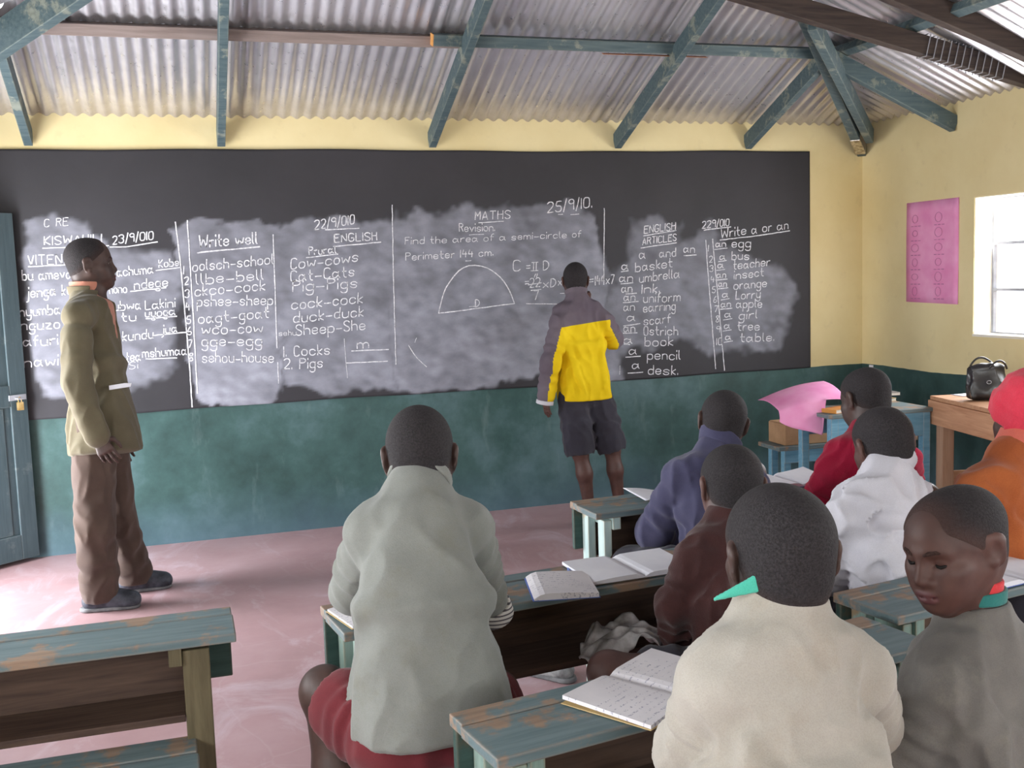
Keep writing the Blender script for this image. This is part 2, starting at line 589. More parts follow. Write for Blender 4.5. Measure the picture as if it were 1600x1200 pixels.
for y in (4.4, 3.7, 2.7, 1.6, 0.5, -0.7, -1.9):
    vm = min(HALF, YB - y) - 0.03
    timber('rafter', (XL, y, tz(0)), (XL + vm, y, tz(vm)), RW, RH, 'teal_timber', 'teal rafter of the left roof slope beyond the left edge', 'rafters of the left roof slope')
# hips
hipz = 0.03
def hip(x0, sx, name, label, mat='teal_timber'):
    a = Vector((x0, YB, tz(0) - 0.02))
    b = Vector((x0 + sx * (HALF - 0.02), YB - HALF + 0.02, tz(HALF - 0.02) - 0.02))
    o = MB().bar(a, b, 0.06, 0.15).build(name, M[mat], None, 0.003)
    return tag(o, label, 'rafter')
hip(XL, 1, 'hip_rafter', 'brown and teal hip timber crossing the upper left corner')
hr = hip(XR, -1, 'hip_rafter', 'teal hip timber running up from the right corner with a tin-wrapped foot')
M['shiny_tin'] = mottled('shiny_tin', (150, 140, 132), (226, 220, 214), 40, 0.3)
M['shiny_tin'].node_tree.nodes['Principled BSDF'].inputs['Metallic'].default_value = 0.9
d = Vector((-1, -1, TAN)).normalized()
a = Vector((XR, YB, tz(0) - 0.02))
MB().bar(a + d * 0.05, a + d * 0.30, 0.068, 0.158).build('tin_wrap', M['shiny_tin'], hr, 0.004)
# spur timber beside the hip
s = MB().bar((XR - 0.10, YB - 0.22, tz(0.12) - 0.03), (XR - 1.38, YB - 1.48, tz(1.36) - 0.13), 0.05, 0.10)
tag(s.build('brace', M['teal_timber'], None, 0.003), 'thin teal brace lying along the hip timber at the right corner', 'brace')
# purlins, above the rafters
pz = lambda v: EAVE + TAN * v - 0.030
def purlin(a, b, mat, label, h=PH):
    o = MB().bar(a, b, h, 0.058, up=(0, -TAN, 1)).build('purlin', M[mat], None, 0.003)
    return tag(o, label, 'purlin')
M['end_grain'] = bare_wood('orange_end_grain', (214, 148, 84), (236, 180, 112))
v = 0.80
purlin((XL + 0.8, YB - v, pz(v)), (1.60, YB - v, pz(v)), 'grey_timber', 'long unpainted grey purlin crossing under the roof sheets on the left')
p2 = MB().bar((1.36, YB - v - 0.06, pz(v) - 0.006), (XR - 0.86, YB - v - 0.06, pz(v) - 0.006), 0.055, 0.06, up=(0, -TAN, 1)).build('purlin', M['teal_timber'], None, 0.003)
tag(p2, 'teal purlin with one raw orange end, lapped over the grey purlin', 'purlin')
MB().bar((1.355, YB - v - 0.06, pz(v) - 0.006), (1.3605, YB - v - 0.06, pz(v) - 0.006), 0.056, 0.061, up=(0, -TAN, 1)).build('raw_end', M['end_grain'], p2)
MB().bar((2.35, YB - v - 0.028, pz(v) - 0.043), (3.0, YB - v - 0.028, pz(v) - 0.043), 0.03, 0.003, up=(0, -TAN, 1)).build('raw_patch', bare_wood('raw_wood', (150, 96, 70), (186, 130, 96)), p2)
o = MB().bar((XR - v, YB - 0.85, pz(v)), (XR - v, 2.0, pz(v)), 0.06, 0.05, up=(TAN, 0, 1)).build('purlin', M['teal_timber'], None, 0.003)
tag(o, 'teal purlin of the right roof slope seen between two rafters', 'purlin')
o = MB().bar((XL + v, YB - 0.85, pz(v)), (XL + v, YF, pz(v)), 0.06, 0.05, up=(-TAN, 0, 1)).build('purlin', M['teal_timber'], None, 0.003)
tag(o, 'teal purlin of the left roof slope beyond the left edge', 'purlin')

# ------------------------------------------------------------------ what is chalked on the board: (x, z) on the wall, metres
CHALK = [
('T', 0, 'C RE', (-0.702, 1.874), (-0.579, 1.882), 0.024, 6),
('T', 0, 'KISWAHILI', (-0.709, 1.774), (-0.409, 1.784), 0.026, 9),
('L',0,[(-0.72,1.756),(-0.564,1.757),(-0.372,1.763)],9),
('T', 0, '23/9/010', (-0.35, 1.77), (-0.13, 1.794), 0.026, 9),
('L',0,[(-0.368,1.755),(-0.275,1.754),(-0.108,1.778)],9),
('T', 0, 'VITENDAWILI', (-0.799, 1.665), (-0.417, 1.669), 0.03, 9),
('L',0,[(-0.801,1.656),(-0.571,1.661),(-0.418,1.661)],9),
('T', 0, 'bu ameva', (-0.835, 1.58), (-0.578, 1.585), 0.032, 9),
('T', 0, 'lachuma', (-0.353, 1.586), (-0.143, 1.602), 0.03, 9),
('T', 0, 'Kobe', (-0.109, 1.631), (-0.0, 1.638), 0.025, 9),
('L',0,[(-0.127,1.615),(0.014,1.629)],9),
('T', 0, 'jenga ka', (-0.823, 1.485), (-0.583, 1.496), 0.032, 9),
('T', 0, 'kidu', (-0.563, 1.507), (-0.428, 1.513), 0.031, 6),
('T', 0, 'nono', (-0.385, 1.492), (-0.293, 1.494), 0.029, 9),
('T', 0, 'ndege', (-0.25, 1.511), (-0.068, 1.523), 0.031, 9),
('L',0,[(-0.273,1.499),(-0.078,1.514)],9),
('T', 0, 'nyumba', (-0.864, 1.38), (-0.657, 1.388), 0.032, 9),
('T', 0, 'kubwa', (-0.397, 1.391), (-0.225, 1.395), 0.031, 9),
('T', 0, 'Lakini', (-0.199, 1.393), (-0.035, 1.402), 0.029, 9),
('T', 0, 'nguzo', (-0.865, 1.304), (-0.663, 1.307), 0.032, 9),
('T', 0, 'tu', (-0.331, 1.329), (-0.254, 1.329), 0.029, 9),
('T', 0, 'uyoga', (-0.202, 1.348), (-0.038, 1.356), 0.027, 9),
('L',0,[(-0.199,1.338),(-0.029,1.346)],9),
('T', 0, 'afuri', (-0.858, 1.212), (-0.679, 1.215), 0.032, 9),
('T', 0, 'kundu', (-0.333, 1.218), (-0.167, 1.226), 0.031, 9),
('T', 0, 'jua', (-0.118, 1.248), (-0.034, 1.256), 0.027, 9),
('L',0,[(-0.161,1.241),(0.016,1.25)],9),
('T', 0, 'nawi', (-0.864, 1.095), (-0.687, 1.097), 0.034, 9),
('T', 0, 'tea', (-0.322, 1.096), (-0.245, 1.1), 0.031, 9),
('T', 0, 'mshumaa', (-0.232, 1.116), (0.011, 1.12), 0.03, 9),
('L',0,[(-0.214,1.107),(-0.044,1.103)],9),
('T', 0, 'Si', (-0.308, 1.049), (-0.262, 1.057), 0.023, 5),
('L',0,[(-0.002,1.89),(0.012,1.592),(0.023,1.115),(0.024,0.809)],10),
('L',0,[(0.064,1.899),(0.063,1.4),(0.058,0.888)],10),
('T', 0, '1', (0.024, 1.589), (0.046, 1.592), 0.026, 9),
('T', 0, '2', (0.024, 1.526), (0.047, 1.529), 0.025, 9),
('T', 0, '3', (0.024, 1.452), (0.047, 1.455), 0.026, 9),
('T', 0, '4', (0.024, 1.375), (0.047, 1.378), 0.026, 9),
('T', 0, '5', (0.024, 1.298), (0.046, 1.3), 0.025, 9),
('T', 0, '6', (0.025, 1.234), (0.047, 1.236), 0.026, 9),
('T', 0, '7', (0.025, 1.16), (0.047, 1.162), 0.025, 9),
('T', 0, '8', (0.024, 1.081), (0.047, 1.083), 0.025, 9),
('T', 1, 'Write well', (0.122, 1.741), (0.451, 1.755), 0.038, 11),
('L',1,[(0.108,1.71),(0.278,1.724),(0.466,1.737)],11),
('T', 1, 'oolsch-school', (0.076, 1.604), (0.537, 1.634), 0.034, 9),
('T', 1, 'llbe-bell', (0.092, 1.526), (0.474, 1.543), 0.035, 9),
('T', 1, 'ckco-cock', (0.08, 1.458), (0.481, 1.481), 0.035, 9),
('T', 1, 'pshee-sheep', (0.089, 1.399), (0.521, 1.393), 0.035, 9),
('T', 1, 'oagt-goat', (0.09, 1.298), (0.495, 1.316), 0.035, 9),
('T', 1, 'wco-cow', (0.105, 1.233), (0.454, 1.231), 0.035, 9),
('T', 1, 'gge-egg', (0.101, 1.164), (0.444, 1.153), 0.036, 9),
('T', 1, 'sehou-house', (0.097, 1.07), (0.507, 1.047), 0.036, 9),
('L',1,[(0.547,1.806),(0.541,1.5),(0.533,1.131)],9),
('L',1,[(0.532,1.044),(0.53,0.918)],7),
('T', 2, '22/9/010', (0.791, 1.831), (1.033, 1.862), 0.031, 9),
('L',2,[(0.856,1.829),(0.954,1.832),(1.062,1.835)],9),
('T', 2, 'ENGLISH', (0.909, 1.754), (1.167, 1.762), 0.027, 9),
('L',2,[(0.9,1.728),(1.192,1.748)],9),
('T', 2, 'Prural', (0.753, 1.681), (0.914, 1.689), 0.026, 9),
('L',2,[(0.734,1.666),(0.925,1.682)],9),
('T', 2, 'Cow-cows', (0.639, 1.598), (1.044, 1.635), 0.036, 9),
('T', 2, 'Cat-Cats', (0.635, 1.524), (1.017, 1.546), 0.036, 9),
('T', 2, 'Pig-Pigs', (0.644, 1.466), (1.031, 1.478), 0.036, 9),
('T', 2, 'cock-cock', (0.631, 1.359), (1.06, 1.382), 0.036, 9),
('T', 2, 'duck-duck', (0.638, 1.277), (1.061, 1.302), 0.036, 9),
('T', 2, 'Sheep-She', (0.65, 1.202), (1.069, 1.217), 0.036, 9),
('T', 2, 'sehu', (0.548, 1.205), (0.65, 1.204), 0.019, 5),
('T', 2, '1. Cocks', (0.57, 1.077), (0.845, 1.076), 0.035, 9),
('T', 2, '2. Pigs', (0.566, 1.001), (0.797, 1.0), 0.035, 9),
('T', 2, 'm', (1.015, 1.101), (1.086, 1.102), 0.034, 9),
('L',2,[(0.979,1.09),(1.209,1.087)],9),
('L',2,[(0.947,1.017),(1.2,1.015)],9),
('L',2,[(0.938,1.166),(0.946,0.925)],5),
('L',2,[(1.272,1.973),(1.259,1.475),(1.251,0.992)],8),
('L',3,[(2.675,1.935),(2.659,1.469)],8),
('T', 3, 'MATHS', (1.796, 1.873), (2.027, 1.88), 0.029, 8),
('L',3,[(1.819,1.856),(1.984,1.862)],7),
('T', 3, '25/9/10.', (2.279, 1.911), (2.586, 1.942), 0.037, 9),
('L',3,[(2.353,1.898),(2.384,1.9)],6),
('L',3,[(2.44,1.897),(2.497,1.9)],6),
('T', 3, 'Revision.', (1.691, 1.803), (1.922, 1.802), 0.028, 7),
('L',3,[(1.755,1.781),(1.85,1.783)],6),
('T', 3, 'Find the area of a semi-circle of', (1.341, 1.73), (2.505, 1.752), 0.024, 6),
('T', 3, 'Perimeter 144 cm.', (1.342, 1.633), (1.905, 1.648), 0.026, 7),
('L',3,[(1.725,1.618),(1.76,1.62)],6),
('L',3,[(1.536,1.297),(1.576,1.426),(1.644,1.525),(1.711,1.578),(1.783,1.589),(1.866,1.57),(1.948,1.51),(2.005,1.427),(2.037,1.342)],9),
('L',3,[(1.536,1.297),(1.749,1.314),(2.039,1.339)],9),
('T', 3, 'D', (1.777, 1.33), (1.804, 1.332), 0.025, 8),
('L',3,[(1.737,1.33),(1.773,1.331)],5),
('T', 3, 'C', (2.036, 1.545), (2.083, 1.546), 0.039, 8),
('T', 3, '=', (2.125, 1.545), (2.15, 1.546), 0.032, 8),
('L',3,[(2.164,1.596),(2.207,1.598)],7),
('L',3,[(2.158,1.544),(2.205,1.545)],7),
('L',3,[(2.176,1.597),(2.173,1.543)],7),
('L',3,[(2.195,1.597),(2.192,1.543)],7),
('T', 3, 'D', (2.24, 1.546), (2.277, 1.55), 0.033, 8),
('L',3,[(2.186,1.522),(2.177,1.501)],7),
('L',3,[(2.2,1.523),(2.192,1.502)],7),
('T', 3, '=', (2.113, 1.445), (2.138, 1.447), 0.031, 8),
('T', 3, '22', (2.146, 1.437), (2.214, 1.44), 0.033, 8),
('L',3,[(2.135,1.454),(2.225,1.465)],8),
('T', 3, 'xD', (2.234, 1.431), (2.32, 1.438), 0.03, 8),
('T', 3, 'x', (2.339, 1.445), (2.362, 1.446), 0.028, 7),
('L',3,[(2.152,1.419),(2.221,1.423)],8),
('T', 3, '7', (2.172, 1.357), (2.203, 1.361), 0.033, 8),
('T', 3, '=', (2.554, 1.443), (2.582, 1.445), 0.031, 8),
('T', 3, '144x7', (2.598, 1.438), (2.731, 1.443), 0.033, 8),
('L',3,[(2.118,1.334),(2.335,1.323)],7),
('L',3,[(2.35,1.392),(2.4,1.39)],6),
('L',3,[(1.336,1.107),(1.385,1.025),(1.446,0.965)],6),
('L',3,[(1.39,1.15),(1.377,1.122)],5),
('T', 4, 'ENGLISH', (2.955, 1.765), (3.183, 1.787), 0.027, 9),
('L',4,[(2.951,1.75),(3.189,1.782)],9),
('T', 4, 'ARTICLES', (2.942, 1.692), (3.188, 1.714), 0.025, 9),
('L',4,[(2.93,1.671),(3.191,1.7)],9),
('T', 4, 'a', (2.916, 1.602), (2.959, 1.603), 0.036, 9),
('T', 4, 'and', (3.064, 1.604), (3.183, 1.612), 0.032, 9),
('T', 4, 'an', (3.242, 1.632), (3.323, 1.632), 0.03, 9),
('L',4,[(3.243,1.612),(3.337,1.615)],9),
('T', 4, 'a', (2.788, 1.533), (2.834, 1.534), 0.031, 9),
('T', 4, 'basket', (2.886, 1.514), (3.155, 1.54), 0.034, 9),
('L',4,[(2.782,1.519),(2.836,1.524)],9),
('T', 4, 'an', (2.769, 1.451), (2.864, 1.451), 0.032, 9),
('T', 4, 'umbrella', (2.913, 1.444), (3.207, 1.467), 0.034, 9),
('L',4,[(2.78,1.438),(2.867,1.444)],9),
('T', 4, 'an', (2.784, 1.38), (2.859, 1.382), 0.032, 9),
('T', 4, 'Ink.', (2.929, 1.37), (3.057, 1.374), 0.033, 9),
('L',4,[(2.813,1.371),(2.892,1.374)],9),
('T', 4, 'an', (2.798, 1.327), (2.879, 1.327), 0.031, 9),
('T', 4, 'uniform', (2.939, 1.308), (3.21, 1.309), 0.035, 9),
('L',4,[(2.794,1.314),(2.904,1.319)],9),
('T', 4, 'an', (2.796, 1.258), (2.874, 1.26), 0.032, 9),
('T', 4, 'earring', (2.938, 1.245), (3.173, 1.253), 0.034, 9),
('T', 4, 'a', (2.817, 1.19), (2.876, 1.19), 0.032, 9),
('T', 4, 'scarf', (2.939, 1.159), (3.136, 1.167), 0.034, 9),
('L',4,[(2.791,1.16),(2.913,1.171)],9),
('T', 4, 'an', (2.793, 1.12), (2.874, 1.118), 0.032, 9),
('T', 4, 'Ostrich', (2.938, 1.092), (3.188, 1.079), 0.034, 9),
('L',4,[(2.79,1.112),(2.89,1.11)],9),
('T', 4, 'a', (2.791, 1.042), (2.852, 1.041), 0.032, 9),
('T', 4, 'book', (2.944, 1.016), (3.151, 1.011), 0.035, 9),
('L',4,[(2.794,1.038),(2.834,1.034)],9),
('T', 4, 'a', (2.827, 0.969), (2.882, 0.968), 0.032, 9),
('T', 4, 'pencil', (2.96, 0.927), (3.203, 0.914), 0.035, 9),
('L',4,[(2.803,0.951),(2.911,0.952)],9),
('T', 4, 'a', (2.848, 0.871), (2.9, 0.871), 0.032, 9),
('T', 4, 'desk.', (2.964, 0.826), (3.183, 0.813), 0.035, 9),
('L',4,[(2.816,0.843),(2.926,0.844)],9),
('L',4,[(2.761,0.897),(2.756,0.839)],5),
('T', 5, '229/010', (3.383, 1.792), (3.586, 1.806), 0.026, 9),
('L',5,[(3.397,1.78),(3.601,1.798)],9),
('T', 5, 'Write a or an', (3.526, 1.726), (4.045, 1.777), 0.034, 9),
('L',5,[(3.517,1.711),(3.788,1.733),(4.058,1.763)],9),
('L',5,[(3.408,1.713),(3.433,1.346),(3.471,0.835)],9),
('L',5,[(3.46,1.718),(3.494,1.343),(3.539,0.82)],9),
('T', 5, '1', (3.425, 1.638), (3.45, 1.639), 0.023, 7),
('T', 5, '2', (3.433, 1.562), (3.457, 1.564), 0.024, 7),
('T', 5, '3', (3.435, 1.497), (3.46, 1.499), 0.024, 7),
('T', 5, '4', (3.443, 1.427), (3.467, 1.428), 0.023, 7),
('T', 5, '5', (3.451, 1.356), (3.476, 1.357), 0.024, 7),
('T', 5, '6', (3.46, 1.288), (3.485, 1.289), 0.024, 7),
('T', 5, '7', (3.468, 1.225), (3.492, 1.226), 0.023, 7),
('T', 5, '8', (3.475, 1.153), (3.5, 1.154), 0.024, 7),
('T', 5, '9', (3.48, 1.082), (3.505, 1.083), 0.024, 7),
('T', 5, '10', (3.48, 0.997), (3.522, 0.997), 0.027, 7),
('T', 5, 'an', (3.483, 1.663), (3.559, 1.664), 0.026, 9),
('T', 5, 'egg', (3.606, 1.66), (3.75, 1.66), 0.033, 9),
('L',5,[(3.473,1.648),(3.571,1.655)],8),
('T', 5, 'a', (3.512, 1.579), (3.552, 1.581), 0.026, 9),
('T', 5, 'bus', (3.605, 1.576), (3.737, 1.574), 0.032, 9),
('L',5,[(3.502,1.565),(3.564,1.572)],8),
('T', 5, 'a', (3.496, 1.52), (3.539, 1.521), 0.026, 9),
('T', 5, 'teacher', (3.615, 1.508), (3.898, 1.527), 0.033, 9),
('L',5,[(3.486,1.505),(3.551,1.512)],8),
('T', 5, 'an', (3.489, 1.454), (3.556, 1.454), 0.026, 9),
('T', 5, 'insect', (3.621, 1.443), (3.848, 1.457), 0.032, 9),
('L',5,[(3.479,1.44),(3.569,1.445)],8),
('T', 5, 'an', (3.501, 1.395), (3.562, 1.395), 0.026, 9),
('T', 5, 'orange', (3.617, 1.374), (3.872, 1.382), 0.033, 9),
('L',5,[(3.491,1.38),(3.574,1.386)],8),
('T', 5, 'a', (3.528, 1.32), (3.571, 1.321), 0.026, 9),
('T', 5, 'Lorry', (3.632, 1.305), (3.821, 1.309), 0.033, 9),
('L',5,[(3.518,1.305),(3.583,1.312)],8),
('T', 5, 'an', (3.517, 1.255), (3.591, 1.254), 0.026, 9),
('T', 5, 'apple', (3.634, 1.245), (3.833, 1.242), 0.033, 9),
('L',5,[(3.507,1.24),(3.603,1.245)],8),
('T', 5, 'a', (3.544, 1.183), (3.59, 1.183), 0.026, 9),
('T', 5, 'girl', (3.654, 1.167), (3.795, 1.167), 0.033, 9),
('L',5,[(3.534,1.168),(3.602,1.174)],8),
('T', 5, 'a', (3.54, 1.106), (3.583, 1.107), 0.027, 9),
('T', 5, 'tree', (3.644, 1.09), (3.813, 1.085), 0.034, 9),
('L',5,[(3.529,1.091),(3.595,1.097)],8),
('T', 5, 'a', (3.548, 1.029), (3.591, 1.029), 0.026, 9),
('T', 5, 'table.', (3.662, 1.01), (3.926, 1.005), 0.033, 9),
('L',5,[(3.538,1.014),(3.604,1.02)],8),
]
SMEARS = [
(0.42,0.52,0.05,[(-0.809,1.899),(-0.696,1.922),(-0.487,1.919),(-0.47,1.822),(-0.386,1.806),(-0.448,0.901),(-0.769,0.915),(-0.846,1.145)]),
(0.4,0.4,0.08,[(-0.506,1.779),(-0.148,1.757),(-0.055,1.725),(0.007,1.583),(0.008,1.435),(-0.052,1.325),(-0.02,1.099),(-0.102,0.991),(-0.27,0.964),(-0.562,0.982)]),
(0.4,0.68,0.03,[(-0.011,1.871),(0.089,1.881),(0.545,1.888),(0.57,1.869),(0.564,1.413),(0.522,0.79),(0.286,0.798),(0.061,0.829),(0.045,1.396),(-0.005,1.621)]),
(0.4,0.56,0.05,[(0.544,1.869),(0.657,1.875),(0.83,1.918),(0.983,1.908),(1.059,1.853),(1.217,1.877),(1.281,1.876),(1.236,0.878),(0.853,0.846),(0.535,0.89)]),
(0.38,0.64,0.05,[(1.249,1.877),(1.46,1.932),(1.958,1.962),(2.501,1.967),(2.588,1.896),(2.669,1.542),(2.699,0.949),(2.225,0.9),(1.96,0.816),(1.371,0.813),(1.219,0.871)]),
(0.32,0.42,0.08,[(2.858,1.809),(3.082,1.885),(3.198,1.845),(3.215,1.73),(3.388,1.812),(3.428,1.872),(3.505,1.84),(3.532,1.689),(3.987,1.503),(4.118,1.41),(4.107,1.276),(4.008,0.944),(3.433,0.944),(3.193,1.03),(2.909,1.002),(2.699,0.949),(2.666,1.458),(2.805,1.538)]),
(0.3,0.55,0.06,[(2.641,1.333),(2.787,1.327),(2.773,0.773),(2.626,0.761)]),
]

# ------------------------------------------------------------------ blackboard and the chalk on it
GL = {  # strokes on a grid: x digit, y hex digit with the baseline at 3, x-height at 7, ascender at a
'a': '46 27 17 06 04 13 23 45|47 44 53', 'b': '0a 03|06 17 37 46 44 33 13 04', 'c': '46 37 17 06 04 13 33 44', 'd': '46 37 17 06 04 13 33 44|4a 43',
'e': '05 45 46 37 17 06 04 13 33 44', 'f': '3a 2a 19 13|07 37', 'g': '46 37 17 06 04 13 33 44|47 41 30 10 01', 'h': '0a 03|06 17 37 46 43',
'i': '07 03|09 0a', 'j': '27 21 10 00|29 2a', 'k': '0a 03|37 05|05 33', 'l': '0a 04 13', 'm': '07 03|06 17 27 36 33|36 47 57 66 63', 'n': '07 03|06 17 37 46 43',
'o': '17 06 04 13 33 44 46 37 17', 'p': '07 00|06 17 37 46 44 33 13 04', 'q': '46 37 17 06 04 13 33 44|47 40', 'r': '07 03|05 17 37',
's': '46 37 17 06 15 35 44 33 13 04', 't': '1a 14 23 33|07 37', 'u': '07 04 13 33 44|47 43', 'v': '07 23|23 47', 'w': '07 13|13 36|36 53|53 67',
'x': '07 43|47 03', 'y': '07 04 13 33 44|47 41 30 10 01', 'z': '07 47|47 03|03 43',
'A': '03 2a|2a 43|15 35', 'C': '49 3a 1a 09 04 13 33 44', 'D': '0a 03|0a 2a 48 45 23 03', 'E': '0a 03|0a 4a|07 37|03 43', 'F': '0a 03|0a 4a|07 37', 'G': '49 3a 1a 09 04 13 33 44 46|46 26',
'H': '0a 03|4a 43|07 47', 'I': '0a 03', 'K': '0a 03|4a 06|06 43', 'L': '0a 03|03 43', 'M': '03 0a|0a 26|26 4a|4a 43', 'N': '03 0a|0a 43|43 4a', 'O': '1a 09 04 13 33 44 49 3a 1a',
'P': '0a 03|0a 3a 49 48 37 07', 'R': '0a 03|0a 3a 49 48 37 07|27 43', 'S': '49 3a 1a 09 08 17 36 45 44 33 13 04', 'T': '0a 4a|2a 23', 'V': '0a 23|23 4a', 'W': '0a 13|13 38|38 53|53 6a', 'Z': '0a 4a|4a 03|03 43',
'0': '1a 09 04 13 33 44 49 3a 1a', '1': '0a 03', '2': '09 1a 3a 49 47 03|03 43', '3': '09 1a 3a 49 47 27|27 46 44 33 13 04', '4': '1a 06|06 46|38 33', '5': '4a 1a|1a 07 37 46 44 33 13 04',
'6': '3a 18 05 04 13 33 44 45 36 16 05', '7': '0a 4a|4a 13', '8': '27 09 1a 3a 49 27 04 13 33 44 27', '9': '48 37 17 08 09 1a 3a 49 48|48 43',
'-': '05 45', '.': '03 04', '/': '02 2b', '=': '05 35|07 37'}

def chaikin(p, n=2):
    for _ in range(n):
        if len(p) < 3:
            return p
        q = [p[0]]
        closed = (p[0] - p[-1]).length < 1e-6
        for a, b in zip(p[:-1], p[1:]):
            q += [a * 0.75 + b * 0.25, a * 0.25 + b * 0.75]
        q.append(p[-1])
        p = q
    return p

CHY = YB - 0.0165
def ribbon(mb, pts, w):
    """Flat chalk stroke of varying width on the board plane, 0.6 mm thick; pts are (x, z)."""
    n = len(pts)
    vs = []
    for i, p in enumerate(pts):
        t = (pts[min(i + 1, n - 1)] - pts[max(i - 1, 0)])
        if t.length < 1e-7:
            t = Vector((1, 0))
        t.normalize()
        r = Vector((-t.y, t.x)) * (w / 2 * random.uniform(0.78, 1.12))
        e = t * (w * 0.25) * (-1 if i == 0 else (1 if i == n - 1 else 0))
        vs += [p + r + e, p - r + e]
    o = [(v.x, CHY, v.y) for v in vs]
    fs = [(2 * i, 2 * i + 2, 2 * i + 3, 2 * i + 1) for i in range(n - 1)]
    mb.add(o, fs)

cols = [MB() for _ in range(6)]
def write(mb, txt, a, b, xh, w):
    a, b = Vector(a), Vector(b)
    strokes, cx = [], 0.0
    for ch in txt:
        if ch == ' ':
            cx += 4.0
            continue
        st = [[(int(q[0]) + cx, int(q[1], 16) - 3) for q in s.split()] for s in GL[ch].split('|')]
        wd = max(q[0] for s in st for q in s) - cx
        dy = random.uniform(-0.25, 0.25)
        sx = random.uniform(0.9, 1.1)
        for s in st:
            strokes.append([((x - cx) * sx + cx, y + dy) for x, y in s])
        cx += wd * sx + 1.7
    cx = max(0.3, cx - 1.7)
    ax = (b - a) / cx if len(txt) > 1 or cx > 1.5 else Vector((0.012, 0))
    up = xh / 4.0
    sl = random.uniform(0.02, 0.10)
    for s in strokes:
        pts = [a + ax * (x + sl * y) + Vector((0, up * y)) for x, y in s]
        pts = chaikin([Vector(p) for p in pts])
        if len(pts) == 2:
            pts = [pts[0], pts[0].lerp(pts[1], 0.5) + Vector((random.uniform(-1, 1), random.uniform(-1, 1))) * 0.0015, pts[1]]
        ribbon(mb, pts, w)
for c in CHALK:
    if c[0] == 'T':
        write(cols[c[1]], c[2], c[3], c[4], c[5], c[6] * 0.00072)
    else:
        pts = [Vector(p) for p in c[2]]
        out = []
        for i in range(len(pts) - 1):
            k = max(2, int((pts[i + 1] - pts[i]).length / 0.03))
            p0, p1, p2, p3 = pts[max(i - 1, 0)], pts[i], pts[i + 1], pts[min(i + 2, len(pts) - 1)]
            for j in range(k):
                u = j / k
                out.append(0.5 * (2 * p1 + (p2 - p0) * u + (2 * p0 - 5 * p1 + 4 * p2 - p3) * u * u + (3 * p1 - p0 - 3 * p2 + p3) * u ** 3) + Vector((random.uniform(-1, 1), random.uniform(-1, 1))) * 0.0012)
        out.append(pts[-1])
        ribbon(cols[c[1]], out, c[3] * 0.00074)

def chalk_material():
    t = NT('chalk')
    f = t.noise(70.0, 4.0, 0.7)
    t.base(t.ramp(f, [(0.30, lin((168, 168, 176))), (0.62, lin((238, 238, 242)))]))
    t.rough(0.95, 0.1)
    return t.m
def board_material():
    t = NT('blackboard_paint')
    at = t.n('ShaderNodeAttribute', attribute_name='smear')
    n1 = t.noise(5.0, 7.0, 0.7, t.mapped((1.0, 1.0, 1.5)), 0.6)
    n2 = t.noise(16.0, 5.0, 0.65, t.mapped((0.9, 1.0, 1.4), (0, 0.5, 0)))
    k = t.math('ADD', 0.50, t.math('ADD', t.math('MULTIPLY', n1, 0.55), t.math('MULTIPLY', n2, 0.42)))
    s = t.math('MULTIPLY', at.outputs['Fac'], k)
    edge = t.math('MULTIPLY', t.math('SUBTRACT', n2, 0.45), 0.10)
    s = t.math('MAXIMUM', t.math('ADD', s, t.math('MULTIPLY', edge, at.outputs['Fac'])), 0.0)
    base = t.ramp(t.noise(2.0, 5.0), [(0.3, lin((39, 38, 41))), (0.7, lin((49, 47, 51)))])
    t.base(t.mix(s, base, lin((172, 174, 188))))
    t.rough(0.62, 0.35)
    return t.m
M['chalk'] = chalk_material()
M['board'] = board_material()

# the board: a painted slab of smooth plaster, 15 mm proud of the wall
BX0, BX1, BZ0, BZ1 = XL + 0.002, 4.222, 0.797, 2.303
nx, nz = 480, 120
gx = np.linspace(BX0, BX1, nx)
gz = np.linspace(BZ0, BZ1, nz)
GX, GZ = np.meshgrid(gx, gz, indexing='ij')
GZm = GZ + 0.0 * GX
edge_w = (np.sin(GX * 2.1) * 0.004 + np.sin(GX * 7.3 + 1) * 0.002)
ZZ = GZ + edge_w * (np.abs(GZ - (BZ0 + BZ1) / 2) / ((BZ1 - BZ0) / 2)) ** 8
V = np.stack([GX, np.full_like(GX, YB - 0.015), ZZ], -1).reshape(-1, 3)
idx = np.arange(nx * nz).reshape(nx, nz)
Q = np.stack([idx[:-1, :-1], idx[1:, :-1], idx[1:, 1:], idx[:-1, 1:]], -1).reshape(-1, 4)
# thickness: a rim of quads back to the wall
rim = np.concatenate([idx[:, 0], idx[-1, 1:], idx[::-1, -1][1:], idx[0, ::-1][1:]])
rv = V[rim].copy()
rv[:, 1] = YB
r0 = len(V)
rid = np.arange(len(rim)) + r0
rq = np.stack([rim[:-1], rid[:-1], rid[1:], rim[1:]], -1)
me = mesh_np('blackboard', np.concatenate([V, rv]), np.concatenate([Q, rq]))
def poly_dist(px, pz, poly):
    """Signed distance, positive inside."""
    d = np.full(px.shape, 1e9)
    ins = np.zeros(px.shape, bool)
    n = len(poly)
    for i in range(n):
        (x0, z0), (x1, z1) = poly[i], poly[(i + 1) % n]
        ex, ez = x1 - x0, z1 - z0
        t = np.clip(((px - x0) * ex + (pz - z0) * ez) / (ex * ex + ez * ez + 1e-12), 0, 1)
        d = np.minimum(d, np.hypot(px - x0 - t * ex, pz - z0 - t * ez))
        c = ((z0 > pz) != (z1 > pz)) & (px < (x1 - x0) * (pz - z0) / (z1 - z0 + 1e-12) + x0)
        ins ^= c
    return np.where(ins, d, -d)
sm = np.zeros(GX.shape)
